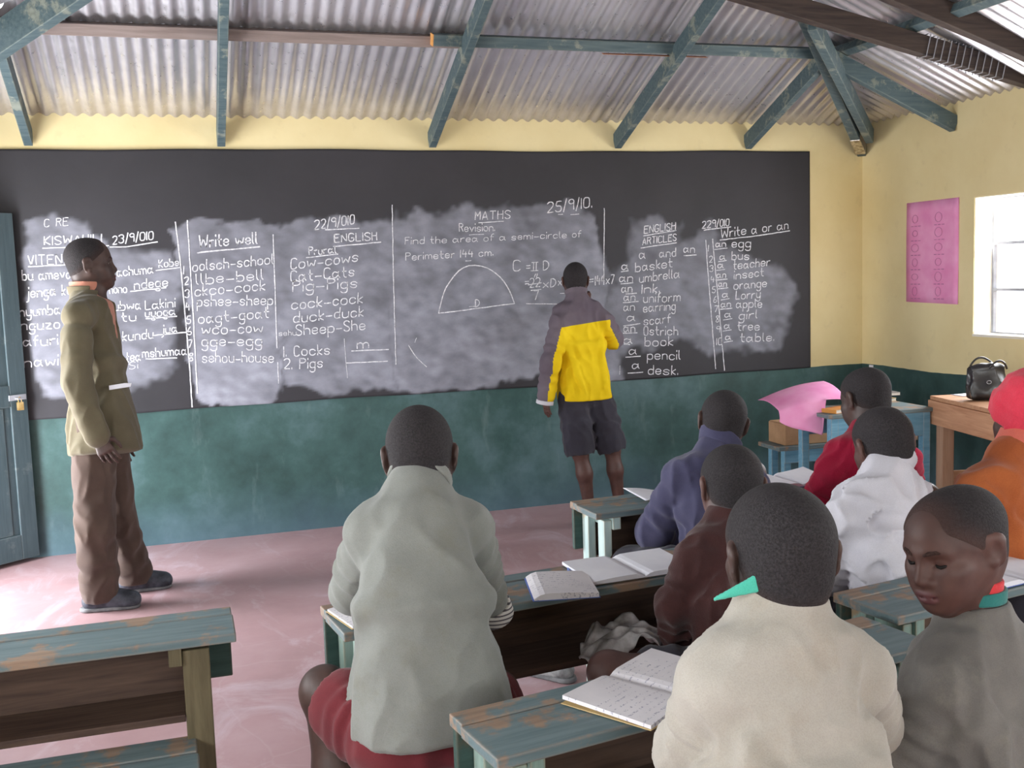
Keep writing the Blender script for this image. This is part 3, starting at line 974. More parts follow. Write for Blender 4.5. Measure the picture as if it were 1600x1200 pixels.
def vnoise(x, z, f, seed):
    r = np.random.default_rng(seed).random((400, 400))
    x, z = (x + 5) * f, (z + 5) * f
    i, j = np.floor(x).astype(int), np.floor(z).astype(int)
    u, v = x - i, z - j
    u, v = u * u * (3 - 2 * u), v * v * (3 - 2 * v)
    g = lambda a, b: r[a % 400, b % 400]
    return (g(i, j) * (1 - u) + g(i + 1, j) * u) * (1 - v) + (g(i, j + 1) * (1 - u) + g(i + 1, j + 1) * u) * v - 0.5
def fb(f, seed):
    return vnoise(GX, GZ, f, seed) + 0.6 * vnoise(GX, GZ, f * 2.2, seed + 1) + 0.4 * vnoise(GX, GZ, f * 4.7, seed + 2)
jx = GX + 0.07 * fb(7.0, 1)
jz = GZ + 0.07 * fb(7.0, 11)
for (v0, v1, soft, poly) in SMEARS:
    d = poly_dist(jx, jz, poly)
    zs = [p[1] for p in poly]
    u = np.clip((max(zs) - GZ) / (max(zs) - min(zs)), 0, 1)
    a = np.clip(d / (soft * 0.45) * 0.5 + 0.5, 0, 1)
    a = a * a * (3 - 2 * a)
    streak = 1 + 0.45 * vnoise(GX + 0.35 * GZ, GZ - 0.2 * GX, 9.0, 31) + 0.5 * vnoise(GX * 0.55 + 0.9 * GZ, GZ * 0.6 - 0.5 * GX, 26.0, 37)
    sm = np.maximum(sm, a * (v0 + (v1 - v0) * u) * streak)
sm = np.maximum(sm, 0.02)
full = np.concatenate([sm.reshape(-1), np.zeros(len(rv))]).astype(np.float32)
at = me.attributes.new('smear', 'FLOAT', 'POINT')
at.data.foreach_set('value', full)
board = link('blackboard', me, M['board'], smooth=True)
tag(board, 'wide painted blackboard smeared with chalk dust across the yellow wall', 'blackboard')
for mb, lab in zip(cols, ['Kiswahili riddles in chalk', 'spelling list headed Write well', 'English plurals in chalk', 'maths revision with a chalk semicircle', 'list of articles in chalk', 'numbered list headed Write a or an']):
    o = mb.build('chalk_writing', M['chalk'], board)
    o['label'] = lab

# ------------------------------------------------------------------ school desks with benches
M['desk_top'] = painted_wood('worn_teal_desk_paint', (88, 108, 113), (113, 130, 133), (128, 108, 92), 0.52)
M['desk_side'] = painted_wood('dark_green_desk_paint', (42, 66, 62), (62, 86, 80), (76, 70, 58), 0.60)
M['desk_in'] = bare_wood('dark_brown_boards', (66, 50, 44), (98, 78, 66))
M['desk_leg'] = painted_wood('pale_green_leg_paint', (112, 140, 132), (150, 172, 162), (130, 112, 88), 0.58, (14, 14, 1.5))
M['desk_olive'] = bare_wood('olive_brown_leg', (84, 76, 56), (112, 102, 78), (14, 14, 1.2))
M['desk_leg_sunlit'] = painted_wood('sunlit_cyan_leg_paint', (166, 194, 194), (196, 214, 210), (170, 156, 132), 0.60, (14, 14, 1.5))  # paler leg colour: sunlight on the foremost desk's legs is painted in
M['blue_paint'] = painted_wood('light_blue_desk_paint', (96, 150, 178), (126, 176, 200), (140, 124, 104), 0.62)

TOPZ = 0.70
def desk(label, x, y, ang, L, Wd=0.22, bench=-0.28, bw=0.26, bl=(0.0, 0.0), leg='desk_leg', top='desk_top', side='desk_side', z=TOPZ, benchz=0.45, inset=0.07, lw=0.03, group='school desks in the rows'):
    """x, y: near left corner of the top; ang in degrees; y runs away from the pupil."""
    r = empty('school_desk', (x, y, 0), math.radians(ang), label, 'desk', group)
    t = 0.022
    MB().box((0, 0, z - t), (L, Wd - 0.062, z)).build('desk_top', M[top], r, 0.003)
    MB().box((0.004, Wd - 0.059, z - t - 0.001), (L - 0.003, Wd, z + 0.002)).build('top_board', M[top], r, 0.003)
    MB().box((0.008, Wd - 0.024, z - t - 0.150), (L - 0.008, Wd - 0.004, z - t - 0.0015)).build('front_panel', M[side], r, 0.003)
    MB().box((inset, 0.018, z - 0.205), (L - inset, Wd - 0.0245, z - 0.187)).build('shelf', M['desk_in'], r, 0.002)
    MB().box((inset, Wd - 0.039, z - 0.1865), (L - inset, Wd - 0.0245, z - t - 0.001)).build('shelf_back', M['desk_in'], r)
    y0, y1 = bench - bw / 2, bench + bw / 2
    for q, xx in ((0, inset), (1, L - inset - 0.03)):
        MB().box((xx, 0.012, z - t - 0.045), (xx + 0.03, Wd - 0.0400, z - t - 0.0005)).build('bearer', M[leg], r, 0.002)
        xo = xx - lw - 0.0005 if q == 0 else xx + 0.0305
        MB().box((xo, 0.022, 0.0), (xo + lw, 0.072, z - t - 0.012)).build('leg', M[leg], r, 0.003)
        fo = xo - (lw - 0.03) if q == 0 else xo + (lw - 0.03)
        MB().box((fo, Wd - 0.075, 0.0), (fo + 0.03, Wd - 0.026, z - t - 0.012)).build('leg', M[leg], r, 0.003)
        MB().box((xx, min(y0 + 0.02, 0.0), 0.045), (xx + 0.03, Wd - 0.03, 0.095)).build('floor_rail', M[leg], r, 0.003)
        bx = xx + 0.0305 if q == 0 else xx - 0.0305
        MB().box((bx, bench - 0.03, 0.0), (bx + 0.03, bench + 0.03, benchz - 0.024)).build('bench_leg', M[leg], r, 0.003)
        MB().box((xx, y0 + 0.02, benchz - 0.075), (xx + 0.03, y1 - 0.02, benchz - 0.0245)).build('bench_bearer', M[leg], r, 0.003)
    MB().box((bl[0], y0, benchz - 0.024), (L - bl[1], bench - 0.006, benchz)).build('bench_board', M[top], r, 0.003)
    MB().box((bl[0] + 0.006, bench + 0.006, benchz - 0.024), (L - bl[1] - 0.004, y1, benchz)).build('bench_board', M[top], r, 0.003)
    return r
D_LEFT = desk('empty teal desk and bench in the lower left corner of the picture', -1.16, 2.50, 0, 1.235, 0.215, -0.055, 0.20, (0.0, 0.10), 'desk_olive', inset=0.125, lw=0.062)
D_MID = desk('desk with the two open notebooks, in front of the grey jersey pupil', 0.315, 2.395, 7.5, 1.15, 0.235, -0.285)
D_FRONT = desk('foremost desk, below the pupil writing at the board', 1.305, 3.275, 4.0, 1.28, 0.225, -0.25, 0.20, leg='desk_leg_sunlit')
D_NEAR = desk('teal desk under the open notebook, at the lower edge beside the cream jersey', 0.465, 1.65, 9.5, 1.06, 0.215, -0.46, 0.24)
D_RIGHT = desk('desk beyond the boy who looks over his shoulder', 1.545, 2.0, 9.5, 1.15, 0.215, -0.44, 0.24)
D_BEHIND = desk('desk hidden behind the white shirt and the red cap', 1.70, 2.62, 7.5, 1.15, 0.235, -0.25, 0.21)

# ------------------------------------------------------------------ papers, books and the things around the desks
def paper_mat(name, c1, c2, ink=None, line=0.0085):
    t = NT(name)
    c = t.ramp(t.noise(6.0, 4.0), [(0.3, lin(c1)), (0.7, lin(c2))])
    if ink:
        y = t.sep()[1]
        x = t.sep()[0]
        row = t.math('PINGPONG', y, line)
        on = t.math('LESS_THAN', row, line * 0.30)
        sc = t.noise(160.0, 3.0, 0.7)
        w = t.math('GREATER_THAN', sc, 0.56)
        blk = t.math('GREATER_THAN', t.noise(9.0, 2.0), 0.47)
        c = t.mix(t.math('MULTIPLY', t.math('MULTIPLY', on, w), t.math('MULTIPLY', blk, 0.55)), c, lin(ink))
    t.base(c)
    t.rough(0.9, 0.2)
    return t.m
M['page'] = paper_mat('written_page', (214, 210, 214), (232, 228, 232), (92, 92, 130))
M['page_blank'] = paper_mat('white_page', (226, 226, 236), (242, 242, 248))
M['page_edge'] = paper_mat('page_block', (206, 200, 190), (226, 220, 208))
M['cover_tan'] = paper_mat('tan_cover', (184, 158, 110), (204, 180, 132))
M['cover_blue'] = paper_mat('blue_cover', (84, 104, 168), (108, 128, 190))
M['cover_grey'] = paper_mat('grey_cover', (104, 98, 94), (128, 122, 116))
M['plastic_blue'] = mottled('blue_plastic', (70, 104, 180), (92, 126, 200), 20, 0.3)
M['pink_paper'] = paper_mat('pink_paper', (236, 146, 196), (248, 176, 216))
M['cardboard'] = mottled('cardboard', (160, 124, 92), (182, 146, 112), 8, 0.9)

def page_block(name, w, h, th, mat, parent, x0, sag, lift=0.0):
    """Half of an open notebook: pages bulging towards the fold at x=0."""
    n, m = 12, 6
    sgn = 1 if x0 >= 0 else -1
    vs, fs = [], []
    for j in range(m + 1):
        for i in range(n + 1):
            u = i / n
            z = th * (1 - 0.35 * u) * min(1, 0.25 + 6 * u) + sag * math.sin(u * math.pi) * 0.4 + lift * u * u * (j / m)
            vs.append((sgn * w * u, h * (j / m), max(z, 0.001)))
    N = len(vs)
    for j in range(m + 1):
        for i in range(n + 1):
            u = i / n
            vs.append((sgn * w * u, h * (j / m), lift * u * u * (j / m) * 0.9))
    k = n + 1
    for j in range(m):
        for i in range(n):
            a = j * k + i
            q = (a, a + 1, a + k + 1, a + k)
            fs.append(q if sgn > 0 else q[::-1])
            fs.append(tuple(v + N for v in (q[::-1] if sgn > 0 else q)))
    rim = [i for i in range(k)] + [j * k + n for j in range(1, m + 1)] + [m * k + i for i in range(n - 1, -1, -1)] + [j * k for j in range(m - 1, 0, -1)]
    for a, b in zip(rim, rim[1:] + rim[:1]):
        q = (b, a, a + N, b + N)
        fs.append(q if sgn > 0 else q[::-1])
    mb = MB().add(vs, fs)
    return mb.build(name, mat, parent)

def notebook(label, x, y, z, ang, w=0.16, h=0.21, th=0.008, page='page', cover='cover_tan', lift=0.0, left=True, right=True):
    r = empty('notebook', (x, y, z), math.radians(ang), label, 'notebook')
    MB().box((-w - 0.003 if left else -0.004, -0.002, 0.0), (w + 0.003 if right else 0.004, h + 0.002, 0.0018)).build('cover', M[cover], r, 0.0006)
    if left:
        o = page_block('pages', w, h, th, M[page], r, -1, 0.006, lift)
        o.location.z = 0.002
    if right:
        o = page_block('pages', w, h, th, M[page], r, 1, 0.006, lift)
        o.location.z = 0.002
    return r
DZ = TOPZ + 0.0025
notebook('written notebook folded open beside the blue pen', 0.800, 2.440, DZ, -12, 0.165, 0.20, 0.016, 'page', 'cover_blue', 0, False, True)
notebook('large blank notebook lying open at the desk end by the maroon sweater', 1.14, 2.515, DZ, 4, 0.155, 0.20, 0.012, 'page_blank', 'cover_grey', 0.006)
pn = MB().tube([(0.945, 2.575, DZ + 0.005), (0.985, 2.69, DZ + 0.005)], 0.0045, 8)
p_ = pn.build('pen', M['plastic_blue'], None, smooth=True)
tag(p_, 'blue pen between the two open notebooks', 'pen')
MB().tube([(0.985, 2.69, DZ + 0.005), (0.989, 2.702, DZ + 0.005)], [0.003, 0.001], 8).build('pen_tip', M['cover_grey'], p_, smooth=True)
notebook('pale notebook under the left arm of the grey jersey, at the desk end', 0.435, 2.435, DZ, 14, 0.10, 0.16, 0.008, 'page', 'cover_tan', 0, True, False)
notebook('open notebook with handwriting on the nearest teal desk', 0.885, 1.735, DZ, 32, 0.155, 0.20, 0.011, 'page', 'cover_tan', 0.008)
notebook('white notebook on the desk right of the turned boy', 1.99, 2.085, DZ, 10, 0.15, 0.18, 0.012, 'page_blank', 'cover_blue', 0.004)
notebook('open white exercise book between navy jersey and crimson sweater', 2.16, 3.345, DZ, 2, 0.14, 0.20, 0.014, 'page_blank', 'cover_blue', 0.02)
notebook('small white notebook on the desk in front of the white shirt', 1.95, 2.765, DZ, 8, 0.12, 0.16, 0.008, 'page_blank', 'cover_grey')

def sheet(name, label, cat, mat, fn, nu=16, nv=12, th=0.0012, group=None):
    vs, fs = [], []
    P = [[Vector(fn(i / nu, j / nv)) for i in range(nu + 1)] for j in range(nv + 1)]
    for j in range(nv + 1):
        for i in range(nu + 1):
            a = P[j][min(i + 1, nu)] - P[j][max(i - 1, 0)]
            b = P[min(j + 1, nv)][i] - P[max(j - 1, 0)][i]
            n = a.cross(b)
            n.normalize()
            vs.append((P[j][i], P[j][i] - n * th))
    k = nu + 1
    N = len(vs)
    V = [v[0] for v in vs] + [v[1] for v in vs]
    for j in range(nv):
        for i in range(nu):
            a = j * k + i
            q = (a, a + 1, a + k + 1, a + k)
            fs.append(q)
            fs.append(tuple(x + N for x in q[::-1]))
    rim = [i for i in range(k)] + [j * k + nu for j in range(1, nv + 1)] + [nv * k + i for i in range(nu - 1, -1, -1)] + [j * k for j in range(nv - 1, 0, -1)]
    for a, b in zip(rim, rim[1:] + rim[:1]):
        fs.append((b, a, a + N, b + N))
    o = MB().add(V, fs).build(name, mat, None, smooth=True)
    return tag(o, label, cat, group)
# loose sheets on the foremost desk, left of the navy jersey
a8 = math.radians(6)
def front_sheet(u, v):
    x, y = 0.22 * u, 0.16 * v
    return (1.515 + x * math.cos(a8) - y * math.sin(a8), 3.33 + x * math.sin(a8) + y * math.cos(a8), DZ + 0.003 + 0.028 * (1 - u) ** 2 * (0.4 + 0.6 * v) + 0.006 * math.sin(u * 5))
sheet('loose_paper', 'curled white sheets at the left of the foremost desk', 'paper', M['page_blank'], front_sheet)
# crumpled plastic bag hanging out of the desk shelf
M['film'] = mottled('clear_plastic_film', (150, 146, 142), (206, 204, 204), 26, 0.25, 0.4, 40.0, 0.6)
def bag_fn(u, v):
    c = Vector((1.07, 2.495, 0.0))
    w = 1 - 0.30 * abs(v - 0.5) * 2 + 0.12 * float(vnoise(np.float64(u * 0.2), np.float64(v), 6.0, 5))
    x = 0.34 * (u - 0.5) * w
    y = -0.17 + 0.20 * v + 0.03 * math.sin(u * 5)
    nz = float(vnoise(np.float64(u), np.float64(v), 5.0, 3)) * 0.040 + float(vnoise(np.float64(u), np.float64(v), 12.0, 8)) * 0.028
    z = 0.555 + nz + 0.045 * math.sin(u * 3.14) - 0.02 * u
    return (c.x + x - 0.12 * y, c.y + y + 0.12 * x, z)
sheet('plastic_bag', 'crumpled clear plastic bag stuffed into the shelf of the desk with notebooks', 'plastic bag', M['film'], bag_fn, 56, 32, 0.002)

# blue table by the far corner with papers
tb = empty('blue_table', (3.28, 4.83, 0), math.radians(-2), 'light blue table in the far right corner with papers on it', 'table')
TZ = 0.715
MB().box((0, 0, TZ - 0.022), (0.66, 0.36, TZ)).build('tabletop', M['desk_top'], tb, 0.003)
MB().box((0.05, 0.012, TZ - 0.155), (0.63, 0.030, TZ - 0.0225)).build('apron', M['blue_paint'], tb, 0.003)
MB().box((0.05, 0.33, TZ - 0.155), (0.63, 0.348, TZ - 0.0225)).build('apron', M['blue_paint'], tb, 0.003)
for xx in (0.022, 0.60):
    for yy in (0.010, 0.305):
        MB().box((xx, yy, 0), (xx + 0.045, yy + 0.045, TZ - 0.0225)).build('leg', M['blue_paint'], tb, 0.003)
MB().box((0.035, 0.0555, 0.16), (0.055, 0.3045, 0.21)).build('side_rail', M['blue_paint'], tb, 0.003)
def pink_fn(u, v):
    # lies bulging on the table end and hangs over the front edge in a lobe
    u = 0.05 + 0.95 * u
    x = 3.085 + 0.40 * u
    rnd = (1 - u) ** 3
    ztop = TZ + 0.050 + 0.022 * math.sin(u * 2.6) - 0.045 * rnd
    drop = (0.085 + 0.11 * min(1.0, u / 0.60)) * math.sqrt(max(0.0, 1 - (1 - min(1, u * 2.2)) ** 4)) * (1 if u < 0.60 else max(0.0, 1 - (u - 0.60) / 0.05))
    if v < 0.5:
        q = v / 0.5
        return (x + 0.05 * (1 - q), 5.26 - 0.30 * q + 0.10 * (1 - u) ** 3, ztop + 0.05 * (1 - q) * (0.4 + u) + 0.018 * math.sin(q * 3.14))
    q = (v - 0.5) / 0.5
    a = q * 1.5708
    return (x - 0.012 * q, 4.96 - 0.03 * math.sin(a) + 0.10 * (1 - u) ** 3, ztop - drop * q ** 1.2)
sheet('pink_paper', 'big pink sheet curling over the end of the blue table', 'paper', M['pink_paper'], pink_fn, 60, 20, 0.002)
bn = empty('blue_bench', (3.30, 5.36, 0), math.radians(-2), 'light blue bench behind the pink sheet in the corner', 'bench')
MB().box((0, 0, 0.435), (0.95, 0.25, 0.46)).build('seat', M['desk_top'], bn, 0.003)
MB().box((0.05, 0.02, 0.355), (0.92, 0.04, 0.4345)).build('apron', M['blue_paint'], bn, 0.003)
for xx in (0.06, 0.85):
    for yy in (0.041, 0.19):
        MB().box((xx, yy, 0), (xx + 0.045, yy + 0.045, 0.4345)).build('leg', M['blue_paint'], bn, 0.003)
bxo = empty('cardboard_box', (3.36, 5.385, 0.461), math.radians(-2), 'brown cardboard box on the blue bench under the pink sheet', 'box')
MB().box((0, 0, 0), (0.36, 0.20, 0.125)).build('carton', M['cardboard'], bxo, 0.004)
MB().box((0.01, -0.004, 0.126), (0.35, 0.095, 0.1285)).build('flap', M['cardboard'], bxo, 0.001)
MB().box((0.01, 0.1, 0.126), (0.35, 0.204, 0.1285)).build('flap', M['cardboard'], bxo, 0.001)
M['book_orange'] = paper_mat('orange_cover', (206, 140, 70), (222, 160, 92))
def book(label, x, y, z, ang, w, h, th, cover, group=None):
    r = empty('book', (x, y, z), math.radians(ang), label, 'book', group)
    MB().box((0, 0, 0), (w, h, 0.0018)).box((0, 0, th - 0.0018), (w, h, th)).box((0, 0, 0.0018), (0.002, h, th - 0.0018)).build('cover', M[cover], r)
    MB().box((0.0022, 0.003, 0.0019), (w - 0.003, h - 0.003, th - 0.0019)).build('pages', M['page_edge'], r)
    return r
book('orange book at the left end of the blue table', 3.34, 4.85, TZ + 0.001, 15, 0.14, 0.10, 0.022, 'book_orange')
stk = [(3.66, 5.02, 12, 'cover_grey', 'grey covered book at the bottom of the pile beside the wooden desk'), (3.665, 5.015, 4, 'cover_tan', 'tan book in the middle of the pile beside the wooden desk'), (3.655, 5.03, 22, 'cover_tan', 'upper tan book of the pile beside the wooden desk'), (3.67, 5.02, -6, 'cover_grey', 'topmost book of the pile beside the wooden desk')]
zc = TZ + 0.001
for (x, y, a, c, lab) in stk:
    book(lab, x, y, zc, a, 0.20, 0.15, 0.017, c, 'pile of books on the blue table')
    zc += 0.0175
def tsheet(u, v):
    return (3.50 + 0.20 * u + 0.04 * v, 4.86 + 0.14 * v - 0.02 * u, TZ + 0.004 + 0.012 * u * v + 0.01 * math.sin(u * 6) ** 2)
sheet('loose_paper', 'white papers scattered on the blue table', 'paper', M['page_blank'], tsheet)

# the teacher's wooden desk against the right wall
M['pine'] = bare_wood('planed_pine', (176, 128, 96), (206, 160, 126), (16, 1.2, 16))
M['pine_leg'] = bare_wood('planed_pine_leg', (158, 120, 96), (184, 148, 122), (16, 16, 1.2))
wd = empty('wooden_desk', (3.955, 4.86, 0), math.radians(-102), 'unpainted wooden desk with a deep apron and the black handbag on it', 'desk')
WZ = 0.775
MB().box((0, 0, WZ - 0.022), (1.35, 0.58, WZ)).build('desk_top', M['pine'], wd, 0.003)
M['pine_x'] = bare_wood('planed_pine_board', (176, 126, 94), (208, 160, 126), (1.2, 16, 16))
MB().box((0.0, -0.012, WZ - 0.155), (1.35, 0.010, WZ - 0.0225)).build('apron', M['pine_x'], wd, 0.003)
MB().box((0.004, 0.0105, WZ - 0.155), (0.024, 0.57, WZ - 0.0225)).build('apron', M['pine'], wd, 0.003)
MB().box((0.005, 0.56, WZ - 0.155), (1.35, 0.58, WZ - 0.0225)).build('apron', M['pine_x'], wd, 0.003)
for xx in (0.05, 1.22):
    for yy in (0.012, 0.49):
        MB().box((xx, yy, 0), (xx + 0.075, yy + 0.065, WZ - 0.0225)).build('leg', M['pine_leg'], wd, 0.003)
    MB().box((xx + 0.02, 0.078, 0.28), (xx + 0.045, 0.488, 0.36)).build('side_rail', M['pine'], wd, 0.003)
MB().box((0.126, 0.28, 0.30), (1.22, 0.305, 0.36)).build('stretcher', M['pine_x'], wd, 0.003)
def wsheet(u, v):
    return (4.06 + 0.30 * u, 4.72 + 0.10 * v - 0.07 * u, WZ + 0.003 + 0.004 * math.sin(u * 4) ** 2)
sheet('loose_paper', 'flat white sheet beside the black handbag', 'paper', M['page_blank'], wsheet)

# black handbag
M['black_leather'] = mottled('black_leather', (16, 15, 18), (30, 29, 33), 20, 0.28, 0.3, 26.0, 0.6)
hb = empty('handbag', (4.06, 4.545, WZ + 0.0015), math.radians(-18), 'black shiny leather handbag standing on the wooden desk', 'handbag')

# ------------------------------------------------------------------ soft shapes: a distance field on a grid, blended, then meshed
def smin(a, b, k):
    h = np.maximum(k - np.abs(a - b), 0.0) / k
    return np.minimum(a, b) - h * h * k * 0.25
def smax(a, b, k):
    h = np.maximum(k - np.abs(a - b), 0.0) / k
    return np.maximum(a, b) + h * h * k * 0.25
def v3(*a):
    return np.array(a if len(a) > 1 else a[0], float)
def unit(v):
    v = np.asarray(v, float)
    return v / (np.linalg.norm(v) + 1e-12)

class Field:
    def __init__(s, lo, hi, h, fine=()):
        """fine: boxes (lo, hi, step) inside which the grid is denser."""
        s.ax = []
        for i in range(3):
            marks = [(f[0][i], f[1][i], f[2]) for f in fine]
            x, out = lo[i], []
            while x < hi[i] + h:
                out.append(x)
                st = h
                for a, b, q in marks:
                    if a <= x <= b:
                        st = min(st, q)
                x += st
            s.ax.append(np.array(out, np.float32))
        s.D = np.full([len(a) for a in s.ax], 1.0, np.float32)
    def win(s, lo, hi):
        sl = []
        for i in range(3):
            a = max(0, int(np.searchsorted(s.ax[i], lo[i])) - 1)
            b = min(len(s.ax[i]), int(np.searchsorted(s.ax[i], hi[i])) + 1)
            if b - a < 1:
                return None, None
            sl.append(slice(a, b))
        P = (s.ax[0][sl[0]][:, None, None], s.ax[1][sl[1]][None, :, None], s.ax[2][sl[2]][None, None, :])
        return tuple(sl), P
    def put(s, d, sl, k, op):
        if op == '+':
            s.D[sl] = smin(s.D[sl], d, k)
        elif op == '-':
            s.D[sl] = smax(s.D[sl], -d, k)
    def cap(s, a, b, ra, rb=None, k=0.02, op='+', flat=None, wav=None):
        """Tapered rod; flat=(direction, factor) squashes it along a direction; wav=(amp, n, phase) rings it with folds."""
        rb = ra if rb is None else rb
        a, b = v3(a), v3(b)
        m = max(ra, rb) * (1.0 if flat is None else max(1.0, 1 / flat[1])) + k + 0.03
        sl, P = s.win(np.minimum(a, b) - m, np.maximum(a, b) + m)
        if sl is None:
            return s
        ab = b - a
        q = [P[i] - a[i] for i in range(3)]
        t = (q[0] * ab[0] + q[1] * ab[1] + q[2] * ab[2]) / (ab @ ab + 1e-12)
        tc = np.clip(t, 0, 1)
        e = [q[i] - tc * ab[i] for i in range(3)]
        if flat is not None:
            n, f = unit(flat[0]), flat[1]
            pr = (e[0] * n[0] + e[1] * n[1] + e[2] * n[2]) * (1 / f - 1)
            e = [e[i] + pr * n[i] for i in range(3)]
        d = np.sqrt(e[0] ** 2 + e[1] ** 2 + e[2] ** 2)
        r = ra + (rb - ra) * tc
        if wav is not None:
            amp, n, ph = wav
            L = math.sqrt(ab @ ab)
            skew = 3.0 * (q[0] * 9 + q[1] * 7 + q[2] * 5)
            r = r + amp * np.sin(tc * n * 6.283 + ph + 0.5 * np.sin(skew) + skew * 0.4) * np.sin(np.clip(tc, 0, 1) * 3.1416)
        s.put((d - r) * (1.0 if flat is None else min(1.0, flat[1] + 0.25)), sl, k, op)
        return s
    def ell(s, c, r, R=None, k=0.02, op='+'):
        c, r = v3(c), v3(r)
        m = max(r) + k + 0.03
        sl, P = s.win(c - m, c + m)
        if sl is None:
            return s
        q = [P[i] - c[i] for i in range(3)]
        if R is not None:
            q = [q[0] * R[0, j] + q[1] * R[1, j] + q[2] * R[2, j] for j in range(3)]
        k0 = np.sqrt((q[0] / r[0]) ** 2 + (q[1] / r[1]) ** 2 + (q[2] / r[2]) ** 2)
        k1 = np.sqrt((q[0] / r[0] ** 2) ** 2 + (q[1] / r[1] ** 2) ** 2 + (q[2] / r[2] ** 2) ** 2) + 1e-9
        s.put(np.where(k0 < 1e-4, -min(r), k0 * (k0 - 1) / k1), sl, k, op)
        return s
    def ecap(s, a, b, u, wa, da, wb, db, k=0.03, op='+', cap=0.05):
        """Trunk piece from a to b with an oval section: half width w along u, half depth d."""
        a, b = v3(a), v3(b)
        m = max(wa, wb, da, db, cap) + k + 0.03
        sl, P = s.win(np.minimum(a, b) - m, np.maximum(a, b) + m)
        if sl is None:
            return s
        ab = b - a
        L = math.sqrt(ab @ ab)
        ez = ab / L
        eu = unit(u - ez * (u @ ez))
        ev = np.cross(ez, eu)
        q = [P[i] - a[i] for i in range(3)]
        z = q[0] * ez[0] + q[1] * ez[1] + q[2] * ez[2]
        x = q[0] * eu[0] + q[1] * eu[1] + q[2] * eu[2]
        y = q[0] * ev[0] + q[1] * ev[1] + q[2] * ev[2]
        t = np.clip(z / L, 0, 1)
        t = t * t * (3 - 2 * t)
        w = wa + (wb - wa) * t
        dp = da + (db - da) * t
        ex = np.maximum(np.abs(z - L / 2) - L / 2, 0)
        g = ((np.abs(x) / w) ** 2.4 + (np.abs(y) / dp) ** 2.4 + (ex / cap) ** 2.4) ** (1 / 2.4)
        s.put((g - 1) * np.minimum(w, dp) * 0.9, sl, k, op)
        return s
    def plane(s, p, n, k=0.006):
        """Cut away everything on the n side of the plane through p."""
        n = unit(n)
        sl, P = s.win([-1e9] * 3, [1e9] * 3)
        d = (P[0] - p[0]) * n[0] + (P[1] - p[1]) * n[1] + (P[2] - p[2]) * n[2]
        s.D = smax(s.D, d.astype(np.float32), k)
        return s
    def band(s, c, n, u, a, b, hgt, th, flare=0.0, k=0.004, op='+', gap=None):
        """Collar-like band round n: radii a (along u) and b, half height hgt, half thickness th; gap=(direction, cos) leaves it open."""
        c, n = v3(c), unit(n)
        u = unit(u - n * (v3(u) @ n))
        v = np.cross(n, u)
        m = max(a, b) + hgt + th + abs(flare) * hgt + k + 0.02
        sl, P = s.win(c - m, c + m)
        if sl is None:
            return s
        q = [P[i] - c[i] for i in range(3)]
        z = q[0] * n[0] + q[1] * n[1] + q[2] * n[2]
        x = q[0] * u[0] + q[1] * u[1] + q[2] * u[2]
        y = q[0] * v[0] + q[1] * v[1] + q[2] * v[2]
        sc = 1 + flare * z / max(a, b)
        rad = np.sqrt((x / (a * sc)) ** 2 + (y / (b * sc)) ** 2)
        d = np.maximum(np.abs(rad - 1) * min(a, b) - th, np.abs(z) - hgt)
        if gap is not None:
            g = unit(gap[0])
            cx, cy = g @ u, g @ v
            ang = (x * cx + y * cy) / (np.sqrt(x * x + y * y) + 1e-6)
            d = np.maximum(d, (ang - gap[1]) * min(a, b))
        s.put(d, sl, k, op)
        return s
    def crumple(s, amp, freq, seed, stretch=(1, 1, 1), lo=None, hi=None):
        """Cloth folds: sharp-ridged waves pushed into the surface."""
        r = np.random.default_rng(seed)
        sl, P = s.win(lo if lo is not None else [-1e9] * 3, hi if hi is not None else [1e9] * 3)
        acc = 0.0
        for i in range(5):
            kx = unit(r.normal(size=3) * np.array(stretch)) * freq * r.uniform(0.7, 1.5)
            kw = unit(r.normal(size=3)) * freq * 0.6
            wv = np.sin(P[0] * kw[0] + P[1] * kw[1] + P[2] * kw[2] + r.uniform(0, 6)) * 1.3
            acc = acc + np.sin(P[0] * kx[0] + P[1] * kx[1] + P[2] * kx[2] + r.uniform(0, 6) + wv)
        acc = acc / 2.2
        s.D[sl] += (amp * (np.abs(acc) ** 0.8 - 0.6)).astype(np.float32)
        return s
    def mesh(s, name):
        D = s.D
        inside = D < 0
        n = [x - 1 for x in D.shape]
        cnt = np.zeros(n, np.int8)
        for dx in (0, 1):
            for dy in (0, 1):
                for dz in (0, 1):
                    cnt += inside[dx:dx + n[0], dy:dy + n[1], dz:dz + n[2]]
        act = (cnt > 0) & (cnt < 8)
        idx = np.argwhere(act)
        num = np.full(n, -1, np.int64)
        num[act] = np.arange(len(idx))
        off = np.array([(x, y, z) for x in (0, 1) for y in (0, 1) for z in (0, 1)])
        val = np.stack([D[idx[:, 0] + o[0], idx[:, 1] + o[1], idx[:, 2] + o[2]] for o in off], 1)
        pos = np.zeros((len(idx), 3))
        c = np.zeros(len(idx))
        for i in range(8):
            for j in range(i + 1, 8):
                if np.abs(off[i] - off[j]).sum() != 1:
                    continue
                a, b = val[:, i], val[:, j]
                m = (a < 0) != (b < 0)
                t = np.where(m, a / np.where(np.abs(a - b) < 1e-12, 1, a - b), 0)
                pos += m[:, None] * (off[i] + (off[j] - off[i]) * t[:, None])
                c += m
        pos = idx + pos / c[:, None]
        V = np.empty_like(pos)
        for i in range(3):
            V[:, i] = np.interp(pos[:, i], np.arange(len(s.ax[i])), s.ax[i])
        faces = []
